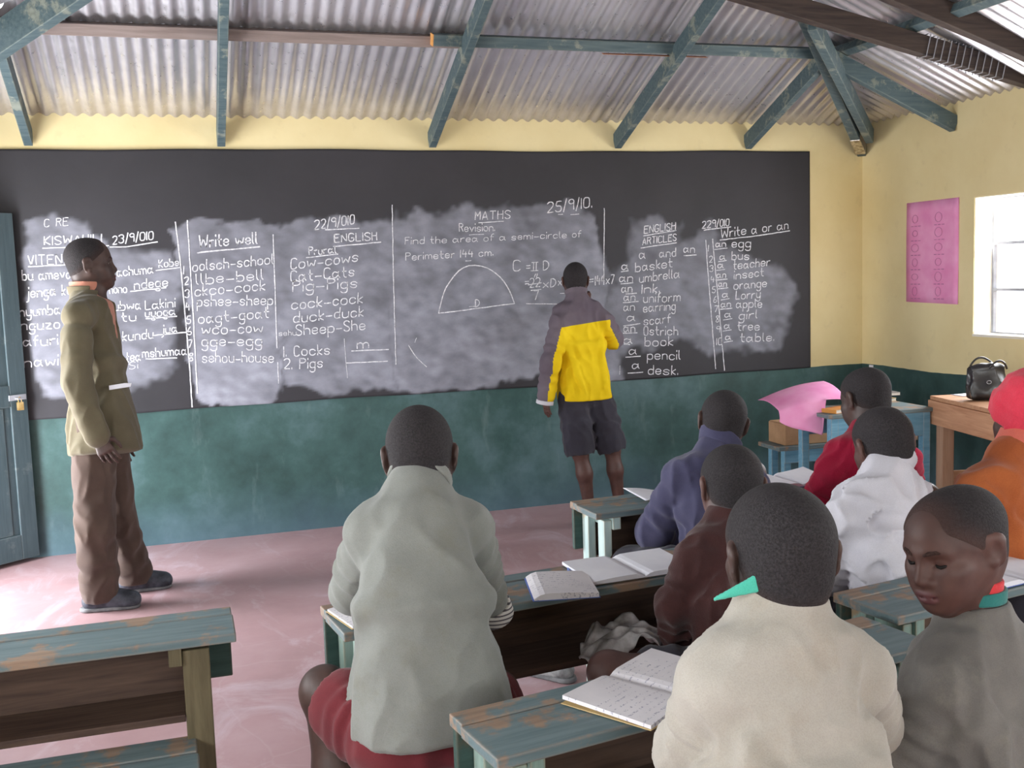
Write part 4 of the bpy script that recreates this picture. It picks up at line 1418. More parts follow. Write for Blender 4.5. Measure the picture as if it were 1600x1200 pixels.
        for axis in range(3):
            sa = [slice(None)] * 3
            sb = [slice(None)] * 3
            sa[axis], sb[axis] = slice(0, -1), slice(1, None)
            A, B = inside[tuple(sa)], inside[tuple(sb)]
            e = np.argwhere(A != B)
            o1, o2 = [(1, 2), (2, 0), (0, 1)][axis]
            ok = (e[:, o1] > 0) & (e[:, o2] > 0) & (e[:, o1] < n[o1]) & (e[:, o2] < n[o2])
            e = e[ok]
            def cell(d1, d2):
                q = e.copy()
                q[:, o1] -= d1
                q[:, o2] -= d2
                return num[q[:, 0], q[:, 1], q[:, 2]]
            f = np.stack([cell(1, 1), cell(0, 1), cell(0, 0), cell(1, 0)], 1)
            sg = A[e[:, 0], e[:, 1], e[:, 2]]
            f[~sg] = f[~sg][:, ::-1]
            faces.append(f)
        F = np.concatenate(faces)
        F = F[(F >= 0).all(1)]
        return V, F
    def build(s, name, mat, parent, shift, keep=1):
        V, F = s.mesh(name)
        if keep and len(F):
            # keep the largest connected pieces only
            lab = np.arange(len(V))
            for _ in range(400):
                m = lab[F].min(1)
                new = lab.copy()
                np.minimum.at(new, F.ravel(), np.repeat(m, F.shape[1]))
                new = new[new]
                if (new == lab).all():
                    break
                lab = new
            u, c = np.unique(lab[F[:, 0]], return_counts=True)
            big = u[np.argsort(-c)[:keep]]
            F = F[np.isin(lab[F[:, 0]], big)]
            used = np.unique(F)
            re = np.full(len(V), -1)
            re[used] = np.arange(len(used))
            V, F = V[used], re[F]
        me = mesh_np(name, V - np.asarray(shift), F)
        return link(name, me, mat, parent, smooth=True)

def rot(yaw, pitch=0.0, roll=0.0):
    y, p, r = (math.radians(a) for a in (yaw, pitch, roll))
    Rz = np.array([[math.cos(y), -math.sin(y), 0], [math.sin(y), math.cos(y), 0], [0, 0, 1]])
    Rx = np.array([[1, 0, 0], [0, math.cos(p), -math.sin(p)], [0, math.sin(p), math.cos(p)]])
    Ry = np.array([[math.cos(r), 0, math.sin(r)], [0, 1, 0], [-math.sin(r), 0, math.cos(r)]])
    return Rz @ Rx @ Ry

F = Field((-0.20, -0.12, -0.01), (0.20, 0.12, 0.25), 0.005)
F.ecap((0, 0, 0.03), (-0.008, 0, 0.165), (1, 0, 0), 0.105, 0.055, 0.090, 0.028, 0.02, cap=0.03)
F.crumple(0.006, 48.0, 9, (1, 1, 0.35))
F.plane((0, 0, 0), (0, 0, -1), 0.004)
F.build('bag_body', M['black_leather'], hb, (0, 0, 0))
def arch(x0, x1, y, h, lean, n=14):
    return [(x0 + (x1 - x0) * i / n, y + lean * math.sin(math.pi * i / n), 0.165 + h * math.sin(math.pi * i / n) ** 0.7) for i in range(n + 1)]
MB().tube(arch(-0.085, 0.055, 0.022, 0.058, 0.02), 0.0055, 8).build('handle', M['black_leather'], hb, smooth=True)
MB().tube(arch(0.000, 0.095, -0.022, 0.045, -0.02), 0.0055, 8).build('handle', M['black_leather'], hb, smooth=True)
bk = MB().tube([(-0.012 + 0.012 * math.cos(a * 0.5236), -0.0545, 0.10 + 0.009 * math.sin(a * 0.5236)) for a in range(13)], 0.002, 6)
bk.build('buckle', M['steel_paint'], hb, smooth=True)

tg = MB().box((XR - 0.004, 6.32, 0.765), (XR - 0.0005, 6.365, 0.80)).build('paper_tag', M['page_blank'])
tag(tg, 'tiny white paper tag stuck on the green wall paint near the corner', 'paper')

# pink poster on the right wall
pt = MB()
def poster_fn(u, v):
    y = 5.965 - 0.495 * u
    z = 1.255 + 0.655 * v + 0.010 * u * (1 - v) * -1
    return (XR - 0.004 - 0.002 * math.sin(u * 5 + v * 3) ** 2, y, z)
po = sheet('poster', 'pink paper poster on the yellow wall left of the window', 'poster', M['pink_paper'], poster_fn, 10, 10, 0.0012)
M['poster_ink'] = mottled('faded_poster_ink', (184, 112, 158), (206, 130, 172), 30, 0.9)
M['poster_red'] = mottled('poster_red_patch', (222, 104, 146), (230, 124, 160), 8, 0.9)
ik = MB()
rr = random.Random(3)
for col, y0 in enumerate((5.925, 5.700)):
    for row in range(6):
        z = 1.80 - row * 0.095
        cx, rx_, rz_ = y0 - 0.05, 0.024 + 0.012 * rr.random(), 0.020 + 0.012 * rr.random()
        pts = [(XR - 0.0085, cx + rx_ * math.cos(a * 0.6283), z + rz_ * math.sin(a * 0.6283)) for a in range(11)]
        ik.tube(pts, 0.0012, 5)
        for k in range(3):
            y = y0 - 0.01 - 0.035 * k
            ik.box((XR - 0.0088, y - 0.024, z - 0.050), (XR - 0.0080, y, z - 0.046 + 0.002 * rr.random()))
ik.build('poster_drawings', M['poster_ink'], po)

# ------------------------------------------------------------------ poses: joints of each person in room coordinates, metres; head turn, nod, tilt in degrees
POSE = {
'grey': {'hz': 0.96,'s': 0.98,'hs': 0.98,'head': [0.503,2.35,1.135],'hy': -12,'hp': -18,'hr': 0,'c7': [0.477,2.245,1.063],'mid': [0.458,2.122,0.853],'pel': [0.456,2.143,0.556],'Ls': [0.369,2.26,0.995],'Rs': [0.591,2.274,0.976],'Le': [0.344,2.404,0.795],'Re': [0.637,2.365,0.822],'Lw': [0.507,2.557,0.73],'Rw': [0.692,2.433,0.694],'Lk': [0.259,2.345,0.588],'Rk': [0.67,2.367,0.509],'La': [0.289,2.285,0.08],'Ra': [0.68,2.387,0.08]},
'navy': {'s': 0.86,'hs': 0.97,'head': [1.736,3.165,1.024],'hy': -22,'hp': -6,'hr': 10,'c7': [1.677,3.098,0.92],'mid': [1.665,3.028,0.74],'pel': [1.657,3.008,0.545],'Ls': [1.549,3.109,0.852],'Rs': [1.838,3.145,0.842],'Le': [1.493,3.218,0.632],'Re': [1.917,3.234,0.665],'Lw': [1.629,3.387,0.534],'Rw': [1.893,3.368,0.629],'Lk': [1.4,3.32,0.5],'Rk': [1.84,3.36,0.5],'La': [1.26,3.62,0.08],'Ra': [1.86,3.45,0.08]},
'maroon': {'s': 0.82,'hs': 0.95,'head': [1.306,2.347,0.992],'hy': -14,'hp': -8,'hr': 2,'c7': [1.279,2.282,0.897],'mid': [1.267,2.212,0.728],'pel': [1.259,2.192,0.545],'Ls': [1.175,2.276,0.829],'Rs': [1.408,2.327,0.807],'Le': [1.11,2.281,0.698],'Re': [1.436,2.37,0.64],'Lw': [1.144,2.342,0.574],'Rw': [1.462,2.501,0.619],'Lk': [0.915,2.245,0.573],'Rk': [1.329,2.52,0.5],'La': [0.93,2.27,0.08],'Ra': [1.339,2.538,0.08]},
'white': {'s': 0.88,'hs': 0.96,'head': [1.884,2.519,1.027],'hy': -10,'hp': -14,'hr': -6,'c7': [1.858,2.434,0.945],'mid': [1.846,2.364,0.753],'pel': [1.838,2.344,0.545],'Ls': [1.717,2.424,0.843],'Rs': [2.025,2.499,0.863],'Le': [1.701,2.505,0.676],'Re': [2.127,2.564,0.726],'Lw': [1.831,2.61,0.551],'Rw': [2.158,2.656,0.65],'Lk': [1.708,2.676,0.5],'Rk': [1.908,2.696,0.5],'La': [1.718,2.696,0.08],'Ra': [1.918,2.716,0.08]},
'red': {'s': 0.86,'hs': 0.96,'head': [2.337,3.224,1.059],'hy': 2,'hp': -16,'hr': 0,'c7': [2.305,3.135,0.932],'mid': [2.293,3.065,0.746],'pel': [2.285,3.045,0.545],'Ls': [2.14,3.132,0.818],'Rs': [2.493,3.192,0.832],'Le': [2.102,3.209,0.65],'Re': [2.555,3.246,0.671],'Lw': [2.214,3.372,0.621],'Rw': [2.584,3.364,0.636],'Lk': [2.155,3.37,0.5],'Rk': [2.355,3.389,0.5],'La': [2.165,3.389,0.08],'Ra': [2.365,3.408,0.08]},
'hat': {'hz': 0.96,'s': 0.95,'hs': 1.0,'head': [2.323,2.441,1.082],'hy': -12,'hp': -4,'hr': 0,'c7': [2.236,2.371,0.965],'mid': [2.224,2.301,0.763],'pel': [2.216,2.281,0.545],'Ls': [2.073,2.359,0.872],'Rs': [2.447,2.41,0.865],'Le': [2.062,2.447,0.692],'Re': [2.503,2.442,0.675],'Lw': [2.289,2.557,0.6],'Rw': [2.575,2.576,0.623],'Lk': [2.086,2.64,0.5],'Rk': [2.286,2.661,0.5],'La': [2.096,2.661,0.08],'Ra': [2.296,2.682,0.08]},
'boyR': {'hz': 0.86,'s': 0.88,'hs': 0.94,'head': [1.277,1.509,1.04],'hy': 101,'hp': -12,'hr': 6,'c7': [1.324,1.478,0.889],'mid': [1.312,1.408,0.724],'pel': [1.304,1.388,0.545],'Ls': [1.196,1.437,0.823],'Rs': [1.438,1.474,0.792],'Le': [1.132,1.47,0.666],'Re': [1.486,1.509,0.614],'Lw': [1.233,1.564,0.55],'Rw': [1.55,1.619,0.506],'Lk': [1.174,1.72,0.5],'Rk': [1.374,1.74,0.5],'La': [1.184,1.74,0.08],'Ra': [1.384,1.76,0.08]},
'cream': {'s': 0.9,'hs': 1.0,'head': [0.867,1.411,1.097],'hy': -11,'hp': -5,'hr': 0,'c7': [0.847,1.359,0.999],'mid': [0.835,1.289,0.781],'pel': [0.827,1.269,0.545],'Ls': [0.735,1.36,0.924],'Rs': [0.981,1.375,0.902],'Le': [0.712,1.423,0.773],'Re': [1.057,1.447,0.75],'Lw': [0.811,1.626,0.586],'Rw': [1.099,1.61,0.59],'Lk': [0.697,1.609,0.5],'Rk': [0.897,1.629,0.5],'La': [0.707,1.629,0.08],'Ra': [0.907,1.649,0.08]},
'teacher': {'hz': 1.0,'s': 1.0,'hs': 1.0,'head': [-0.404,5.47,1.67],'hy': -88,'hp': 2,'hr': 0,'c7': [-0.462,5.469,1.49],'mid': [-0.439,5.425,1.157],'pel': [-0.41,5.37,0.93],'Ls': [-0.403,5.591,1.424],'Rs': [-0.463,5.25,1.409],'Le': [-0.381,5.567,1.08],'Re': [-0.476,5.146,1.097],'Lw': [-0.359,5.53,0.794],'Rw': [-0.403,5.107,0.849],'Rk': [-0.453,5.21,0.395],'Lk': [-0.367,5.424,0.38],'Ra': [-0.45,5.24,0.085],'La': [-0.31,5.5,0.085]},
'board': {'hz': 0.95,'s': 0.9,'hs': 0.93,'head': [2.266,5.926,1.5],'hy': -21,'hp': 0,'hr': 0,'c7': [2.254,5.852,1.371],'mid': [2.262,5.83,1.089],'pel': [2.276,5.845,0.787],'Ls': [2.131,5.835,1.247],'Rs': [2.415,5.852,1.25],'Le': [2.051,5.802,1.004],'Re': [2.505,5.935,1.11],'Lw': [2.02,5.822,0.807],'Rw': [2.47,6.26,1.32],'Lk': [2.212,5.788,0.463],'Rk': [2.422,5.796,0.464],'La': [2.261,5.773,0.08],'Ra': [2.454,5.766,0.086]},
}

# ------------------------------------------------------------------ people
def skin_material(name, c1, c2):
    t = NT(name)
    f = t.noise(16.0, 5.0, 0.6)
    c = t.ramp(f, [(0.3, lin(c1)), (0.7, lin(c2))])
    at = t.n('ShaderNodeAttribute', attribute_name='lip')
    c = t.mix(t.math('MULTIPLY', at.outputs['Fac'], 0.75), c, lin((94, 54, 58)))
    sc = t.n('ShaderNodeAttribute', attribute_name='fade')
    t.base(t.mix(sc.outputs['Fac'], c, lin((44, 40, 41))))
    t.rough(0.54, 0.45)
    t.b.inputs['Subsurface Weight'].default_value = 0.06
    t.b.inputs['Subsurface Radius'].default_value = (0.01, 0.004, 0.002)
    t.bump(t.noise(140.0, 3.0), 0.08, 0.002)
    return t.m
def hair_material(name='cropped_hair', skin=(66, 48, 43)):
    t = NT(name)
    f = t.noise(260.0, 3.0, 0.7)
    c = t.ramp(f, [(0.35, lin((30, 27, 28))), (0.70, lin((58, 54, 56)))])
    at = t.n('ShaderNodeAttribute', attribute_name='fade')
    k = t.math('ADD', at.outputs['Fac'], t.math('MULTIPLY', t.math('SUBTRACT', f, 0.5), 0.25))
    k = t.ramp(k, [(0.0, (0, 0, 0)), (1.0, (1, 1, 1))])
    t.base(t.mix(k, lin(skin), c))
    t.rough(0.80, 0.25)
    t.bump(f, 0.9, 0.004)
    return t.m
def cloth(name, c1, c2, dirt=None, weave=420.0, rough=0.92, scale=5.0, bump=0.25):
    t = NT(name)
    c = t.ramp(t.noise(scale, 5.0, 0.6), [(0.3, lin(c1)), (0.7, lin(c2))])
    if dirt is not None:
        c = t.mix(t.ramp(t.noise(9.0, 6.0, 0.7), [(0.52, (0, 0, 0)), (0.75, (0.5, 0.5, 0.5))]), c, lin(dirt))
    w = t.noise(weave, 2.0, 0.5)
    c = t.mix(t.ramp(w, [(0.3, (0.10, 0.10, 0.10)), (0.6, (0, 0, 0))]), c, (0, 0, 0, 1))
    t.base(c)
    t.rough(rough, 0.2)
    t.b.inputs['Sheen Weight'].default_value = 0.15
    t.bump(w, bump, 0.002)
    return t.m
M['skin'] = skin_material('dark_skin', (54, 38, 34), (76, 54, 47))
M['skin_b'] = skin_material('warm_dark_skin', (72, 47, 42), (94, 64, 56))
M['skin_ashy'] = skin_material('ashy_skin', (86, 78, 80), (124, 116, 118))
M['hair'] = hair_material()
M['hair_b'] = hair_material('cropped_hair_thin', (84, 62, 57))
M['lip'] = mottled('lip_skin', (92, 58, 58), (108, 70, 68), 30, 0.5)
M['lash'] = mottled('eyelash', (16, 12, 12), (28, 22, 20), 30, 0.8)
def eye_material():
    t = NT('eye')
    y = t.sep('Object')[1]
    iris = t.math('GREATER_THAN', y, 0.0104)
    t.base(t.mix(iris, lin((214, 202, 196)), lin((26, 16, 13))))
    t.rough(0.15, 0.5)
    return t.m
M['eye'] = eye_material()

class Head:
    def __init__(s, p):
        s.R = rot(p['hy'], p['hp'], p['hr'])
        s.k = p['hs']
        s.z = v3(1, 1, p.get('hz', 0.90))
        s.o = v3(p['head']) - s.R @ v3(0, 0, 0.03) * s.k * s.z[2]
    def at(s, x, y, z):
        return s.o + s.R @ (v3(x, y, z) * s.k * s.z)
    def box(s, pad=0.02):
        return (s.o - 0.155 * s.k - pad, s.o + 0.155 * s.k + pad)

def head_core(F, H, grow=0.0, k=1.0, thin=False):
    R, sc = H.R, H.k
    def E(c, r, kk, op='+', RR=None):
        F.ell(H.at(*c), v3(*r) * sc * H.z + grow, R if RR is None else RR, kk * sc, op)
    E((0, -0.020, 0.036), (0.0745, 0.098, 0.088), 0.01)
    E((0, 0.028, 0.012), (0.062, 0.063, 0.090), 0.04)
    E((0, -0.042, -0.034), (0.060, 0.056, 0.060), 0.03)
    if not thin:
        E((0, 0.036, -0.062), (0.050, 0.052, 0.052), 0.04)
        for q in (-1, 1):
            F.cap(H.at(q * 0.052, 0.0, -0.045), H.at(q * 0.014, 0.066, -0.096), 0.016 * sc, 0.014 * sc, 0.035 * sc)
        F.ell(H.at(0, 0.074, -0.098), v3(0.021, 0.016, 0.016) * sc * H.z, R, 0.03 * sc)

def face(F, H, lid=0.35):
    R, sc = H.R, H.k
    def E(c, r, kk, op='+', RR=None):
        F.ell(H.at(*c), v3(*r) * sc * H.z, R if RR is None else RR, kk * sc, op)
    def C(a, b, ra, rb, kk, op='+'):
        F.cap(H.at(*a), H.at(*b), ra * sc, rb * sc, kk * sc, op)
    for q in (-1, 1):
        E((q * 0.043, 0.058, -0.026), (0.022, 0.022, 0.018), 0.025)               # cheekbone
        E((q * 0.030, 0.066, -0.060), (0.022, 0.020, 0.024), 0.03)                # cheek by the mouth
        C((q * 0.012, 0.086, 0.020), (q * 0.044, 0.071, 0.021), 0.008, 0.007, 0.016)   # brow
        E((q * 0.032, 0.094, 0.002), (0.018, 0.013, 0.0125), 0.014, '-')          # socket
        E((q * 0.032, 0.0690, 0.001), (0.0150, 0.0142, 0.0142), 0.004)            # lids over the eyeball
    C((0, 0.084, 0.012), (0, 0.103, -0.030), 0.0085, 0.0115, 0.014)               # bridge of the nose
    E((0, 0.103, -0.036), (0.0115, 0.0125, 0.0105), 0.008)
    for q in (-1, 1):
        E((q * 0.0155, 0.092, -0.040), (0.0098, 0.0115, 0.0092), 0.006)           # nostril wings
        E((q * 0.0085, 0.100, -0.0485), (0.0045, 0.005, 0.0035), 0.003, '-')
    E((0, 0.083, -0.062), (0.030, 0.017, 0.020), 0.018)                           # muzzle
    E((0, 0.0965, -0.0660), (0.0245, 0.0115, 0.0075), 0.006)                      # upper lip
    E((0, 0.0945, -0.0805), (0.0220, 0.0120, 0.0090), 0.006)                      # lower lip
    C((-0.021, 0.098, -0.0728), (0.021, 0.098, -0.0728), 0.0018, 0.0018, 0.004, '-')
    C((0, 0.1035, -0.0728), (0.010, 0.1025, -0.0728), 0.0016, 0.0016, 0.004, '-')
    if lid < 1:
        for q in (-1, 1):
            E((q * 0.032, 0.087, -0.0025 - 0.004 * lid), (0.0125, 0.008, 0.0042 * (1 - lid)), 0.003, '-')

def ears(F, H):
    sc = H.k
    for q in (-1, 1):
        Re = H.R @ rot(q * 24, 0, 0) @ rot(0, -12, q * 8)
        F.ell(H.at(q * 0.0785, -0.012, -0.004), v3(0.0068, 0.021, 0.034) * sc, Re, 0.008 * sc)
        F.ell(H.at(q * 0.0790, -0.016, 0.012), v3(0.0085, 0.021, 0.019) * sc, Re, 0.006 * sc)
        F.ell(H.at(q * 0.0765, -0.004, -0.029), v3(0.0065, 0.009, 0.010) * sc, Re, 0.006 * sc)
        F.ell(H.at(q * 0.0870, -0.008, 0.000), v3(0.0062, 0.010, 0.016) * sc, Re, 0.006 * sc, '-')

def hand(F, w, d, pn, th, s, curl=0.4, k=0.005):
    """Palm, four bent fingers and a thumb: w wrist, d finger direction, pn palm normal, th thumb side."""
    w, d = v3(w), unit(d)
    pn = unit(pn - d * (v3(pn) @ d))
    th0 = unit(np.cross(d, pn))
    if th0 @ v3(th) < 0:
        th0 = -th0
    F.ecap(w - d * 0.005 * s, w + d * 0.078 * s, th0, 0.027 * s, 0.016 * s, 0.041 * s, 0.0135 * s, 0.012, cap=0.012 * s)
    L = [0.068, 0.077, 0.071, 0.055]
    for i in range(4):
        b = w + d * (0.080 - 0.004 * abs(i - 1.2)) * s + th0 * (0.0305 - 0.0205 * i) * s
        dd = unit(d + th0 * (0.12 - 0.08 * i))
        c = curl * (1 + 0.12 * i)
        p = b
        for j, (fr, an) in enumerate(((0.46, 0.5), (0.31, 1.1), (0.23, 1.6))):
            a = c * an
            q = p + (dd * math.cos(a) + pn * math.sin(a)) * L[i] * fr * s
            F.cap(p, q, (0.0088 - 0.0008 * j) * s, (0.0082 - 0.0009 * j) * s, k)
            p = q
    b = w + d * 0.020 * s + th0 * 0.022 * s + pn * 0.004 * s
    m = b + (d * 0.55 + th0 * 0.75 + pn * 0.30) * 0.040 * s
    e = m + (d * 0.90 + th0 * 0.22 + pn * 0.35) * 0.034 * s
    t = e + (d * 0.95 + pn * 0.30) * 0.022 * s
    F.cap(b, m, 0.014 * s, 0.0105 * s, 0.010)
    F.cap(m, e, 0.0105 * s, 0.0092 * s, k)
    F.cap(e, t, 0.0092 * s, 0.0078 * s, k)

def bounds(p, pad=0.20):
    a = np.array([p[k] for k in p if isinstance(p[k], (list, tuple)) and len(p[k]) == 3 and k not in ('toeL', 'toeR')])
    return a.min(0) - pad, a.max(0) + pad

def trunk_axes(p):
    u = unit(v3(p['Rs']) - v3(p['Ls']))
    up = unit(v3(p['c7']) - v3(p['mid']))
    fw = unit(np.cross(up, u))
    return u, fw, up

def body(p, parent, base, mat, fine_head=0.0055, step=0.010, hands=(), legs=True, lid=0.35, ashy=None):
    s = p['s']
    H = Head(p)
    lo, hi = bounds(p)
    lo[2] = -0.005
    fine = [(H.box()[0], H.box()[1], fine_head)]
    for hk in hands:
        w = v3(p[hk + 'w'])
        fine.append((w - 0.20 * s, w + 0.20 * s, 0.0045))
    F = Field(lo, hi, step, fine)
    u, fw, up = trunk_axes(p)
    c7, mid, pel = v3(p['c7']), v3(p['mid']), v3(p['pel'])
    sw = np.linalg.norm(v3(p['Rs']) - v3(p['Ls']))
    # trunk
    F.ecap(c7 - up * 0.07 * s + fw * 0.045 * s, mid + fw * 0.05 * s, u, sw * 0.36, 0.074 * s, 0.112 * s, 0.075 * s, 0.05)
    F.ecap(mid + fw * 0.05 * s, pel + (0, 0, 0.0), u, 0.110 * s, 0.078 * s, 0.122 * s, 0.085 * s, 0.06)
    for q in ('L', 'R'):
        F.cap(c7 + fw * 0.025 * s - up * 0.03 * s, v3(p[q + 's']) + fw * 0.01, 0.042 * s, 0.047 * s, 0.05)
        F.cap(p[q + 's'], p[q + 'e'], 0.042 * s, 0.032 * s, 0.03)
        F.cap(p[q + 'e'], p[q + 'w'], 0.033 * s, 0.0245 * s, 0.015)
        hip = pel + u * (0.085 * s * (1 if q == 'R' else -1)) - (0, 0, 0.01)
        if legs:
            kn, an = v3(p[q + 'k']), v3(p[q + 'a'])
            F.cap(hip, kn, 0.076 * s, 0.052 * s, 0.04)
            F.ell(kn, (0.054 * s, 0.054 * s, 0.056 * s), None, 0.03)
            sh = unit(an - kn)
            ff = v3(p.get('toe' + q, tuple(fw * (1, 1, 0))))
            ff = unit(ff * (1, 1, 0))
            F.cap(kn, kn + (an - kn) * 0.35 - ff * 0.012 * s, 0.050 * s, 0.051 * s, 0.02)
            F.cap(kn + (an - kn) * 0.35 - ff * 0.012 * s, an, 0.050 * s, 0.032 * s, 0.03)
            an0 = v3(an[0], an[1], 0)
            F.cap(an0 - ff * 0.035 * s + (0, 0, 0.034 * s), an0 + ff * 0.10 * s + (0, 0, 0.026 * s), 0.034 * s, 0.030 * s, 0.03)
            F.ell(an0 + ff * 0.125 * s + (0, 0, 0.020 * s), v3(0.040, 0.040, 0.019) * s, None, 0.03)
    # head and neck
    head_core(F, H)
    F.cap(H.at(0, -0.030, -0.050), c7 + fw * 0.035 * s - up * 0.01, 0.050 * s, 0.056 * s, 0.035)
    F.cap(H.at(0, 0.012, -0.070), c7 + fw * 0.075 * s - up * 0.03, 0.040 * s, 0.045 * s, 0.03)
    face(F, H, lid)
    ears(F, H)
    for hk in hands:
        d, pn, th, cu = p['hand' + hk]
        hand(F, p[hk + 'w'], d, pn, th, s * 0.98, cu)
    o = F.build('body', mat, parent, base, keep=1)
    me = o.data
    co = np.empty(len(me.vertices) * 3, np.float32)
    me.vertices.foreach_get('co', co)
    q = ((co.reshape(-1, 3) + base - H.o) @ H.R) / (H.k * H.z)
    e = (q[:, 0] / 0.027) ** 2 + ((q[:, 2] + 0.0732) / 0.0165) ** 2
    at = me.attributes.new('lip', 'FLOAT', 'POINT')
    at.data.foreach_set('value', (np.clip((1.15 - e) / 0.4, 0, 1) * (q[:, 1] > 0.075)).astype(np.float32))
    fa = hairline(H, co.reshape(-1, 3) + base, p.get('fade', 0.045))
    r_ = np.sqrt((q[:, 0] / 0.092) ** 2 + ((q[:, 1] + 0.01) / 0.125) ** 2 + ((q[:, 2] - 0.02) / 0.125) ** 2)
    ear = (np.abs(q[:, 0]) > 0.0725) & (q[:, 2] < 0.035) & (np.abs(q[:, 1] + 0.01) < 0.03)
    at = me.attributes.new('fade', 'FLOAT', 'POINT')
    at.data.foreach_set('value', np.where((r_ < 1.0) & ~ear, fa, 0).astype(np.float32))
    return o, H

def hairline(H, co, fade):
    """How far a point lies inside the hairline, 0 to 1: bare skin to full hair."""
    n, p0 = H.R @ unit(v3(0, -0.66, 0.75)), H.at(0, 0.080, 0.066)
    n2, p1 = H.R @ unit(v3(0, -1, -0.30)), H.at(0, 0.074, 0.06)
    d = np.minimum((co - p0) @ n, (co - p1) @ n2 + 0.004) / H.k
    f = np.clip((d + fade * 0.45) / (fade * 1.45), 0, 1)
    return (f * f * (3 - 2 * f)).astype(np.float32)

def hair(H, parent, base, step=0.0055, thick=0.0032, mat='hair', fade=0.045):
    lo, hi = H.box()
    F = Field(lo, hi, step)
    head_core(F, H, thick * H.k, thin=True)
    # hairline: brow to nape, dipping in front of and behind the ears
    n = H.R @ unit(v3(0, -0.66, 0.75))
    p0 = H.at(0, 0.080, 0.066)
    n2 = H.R @ unit(v3(0, -1, -0.30))
    p1 = H.at(0, 0.074, 0.06)
    F.plane(p0, -n, 0.012)
    F.plane(p1, -n2, 0.012)
    o = F.build('hair', M[mat], parent, base)
    me = o.data
    co = np.empty(len(me.vertices) * 3, np.float32)
    me.vertices.foreach_get('co', co)
    co = co.reshape(-1, 3) + base
    at = me.attributes.new('fade', 'FLOAT', 'POINT')
    at.data.foreach_set('value', hairline(H, co, fade))
    return o

def eyes(H, parent, base, closed=False):
    for q in (-1, 1):
        if not closed:
            m = MB().sphere((0, 0, 0), 0.0128 * H.k, 18, 12)
            o = m.build('eye', M['eye'], parent, smooth=True)
            o.matrix_local = Matrix.Translation(Vector(H.at(q * 0.032, 0.0705, 0.000) - base)) @ Matrix(H.R.tolist()).to_4x4()
        # eyebrow and lash line follow the face
        br = [H.at(q * x, y, z) - base for x, y, z in ((0.013, 0.0965, 0.0205), (0.023, 0.0935, 0.0255), (0.035, 0.0865, 0.0265), (0.047, 0.0760, 0.0215))]
        MB().tube(br, [0.0026, 0.0040, 0.0038, 0.0018], 8).build('eyebrow', M['hair'], parent, smooth=True)
        ls = [H.at(q * x, y, z) - base for x, y, z in ((0.019, 0.0790, -0.0040), (0.027, 0.0834, -0.0072), (0.034, 0.0837, -0.0082), (0.041, 0.0797, -0.0062), (0.0475, 0.0735, -0.002))]
        if closed:
            MB().tube(ls, [0.0012, 0.0028, 0.0032, 0.0028, 0.0012], 8).build('eyelash', M['lash'], parent, smooth=True)

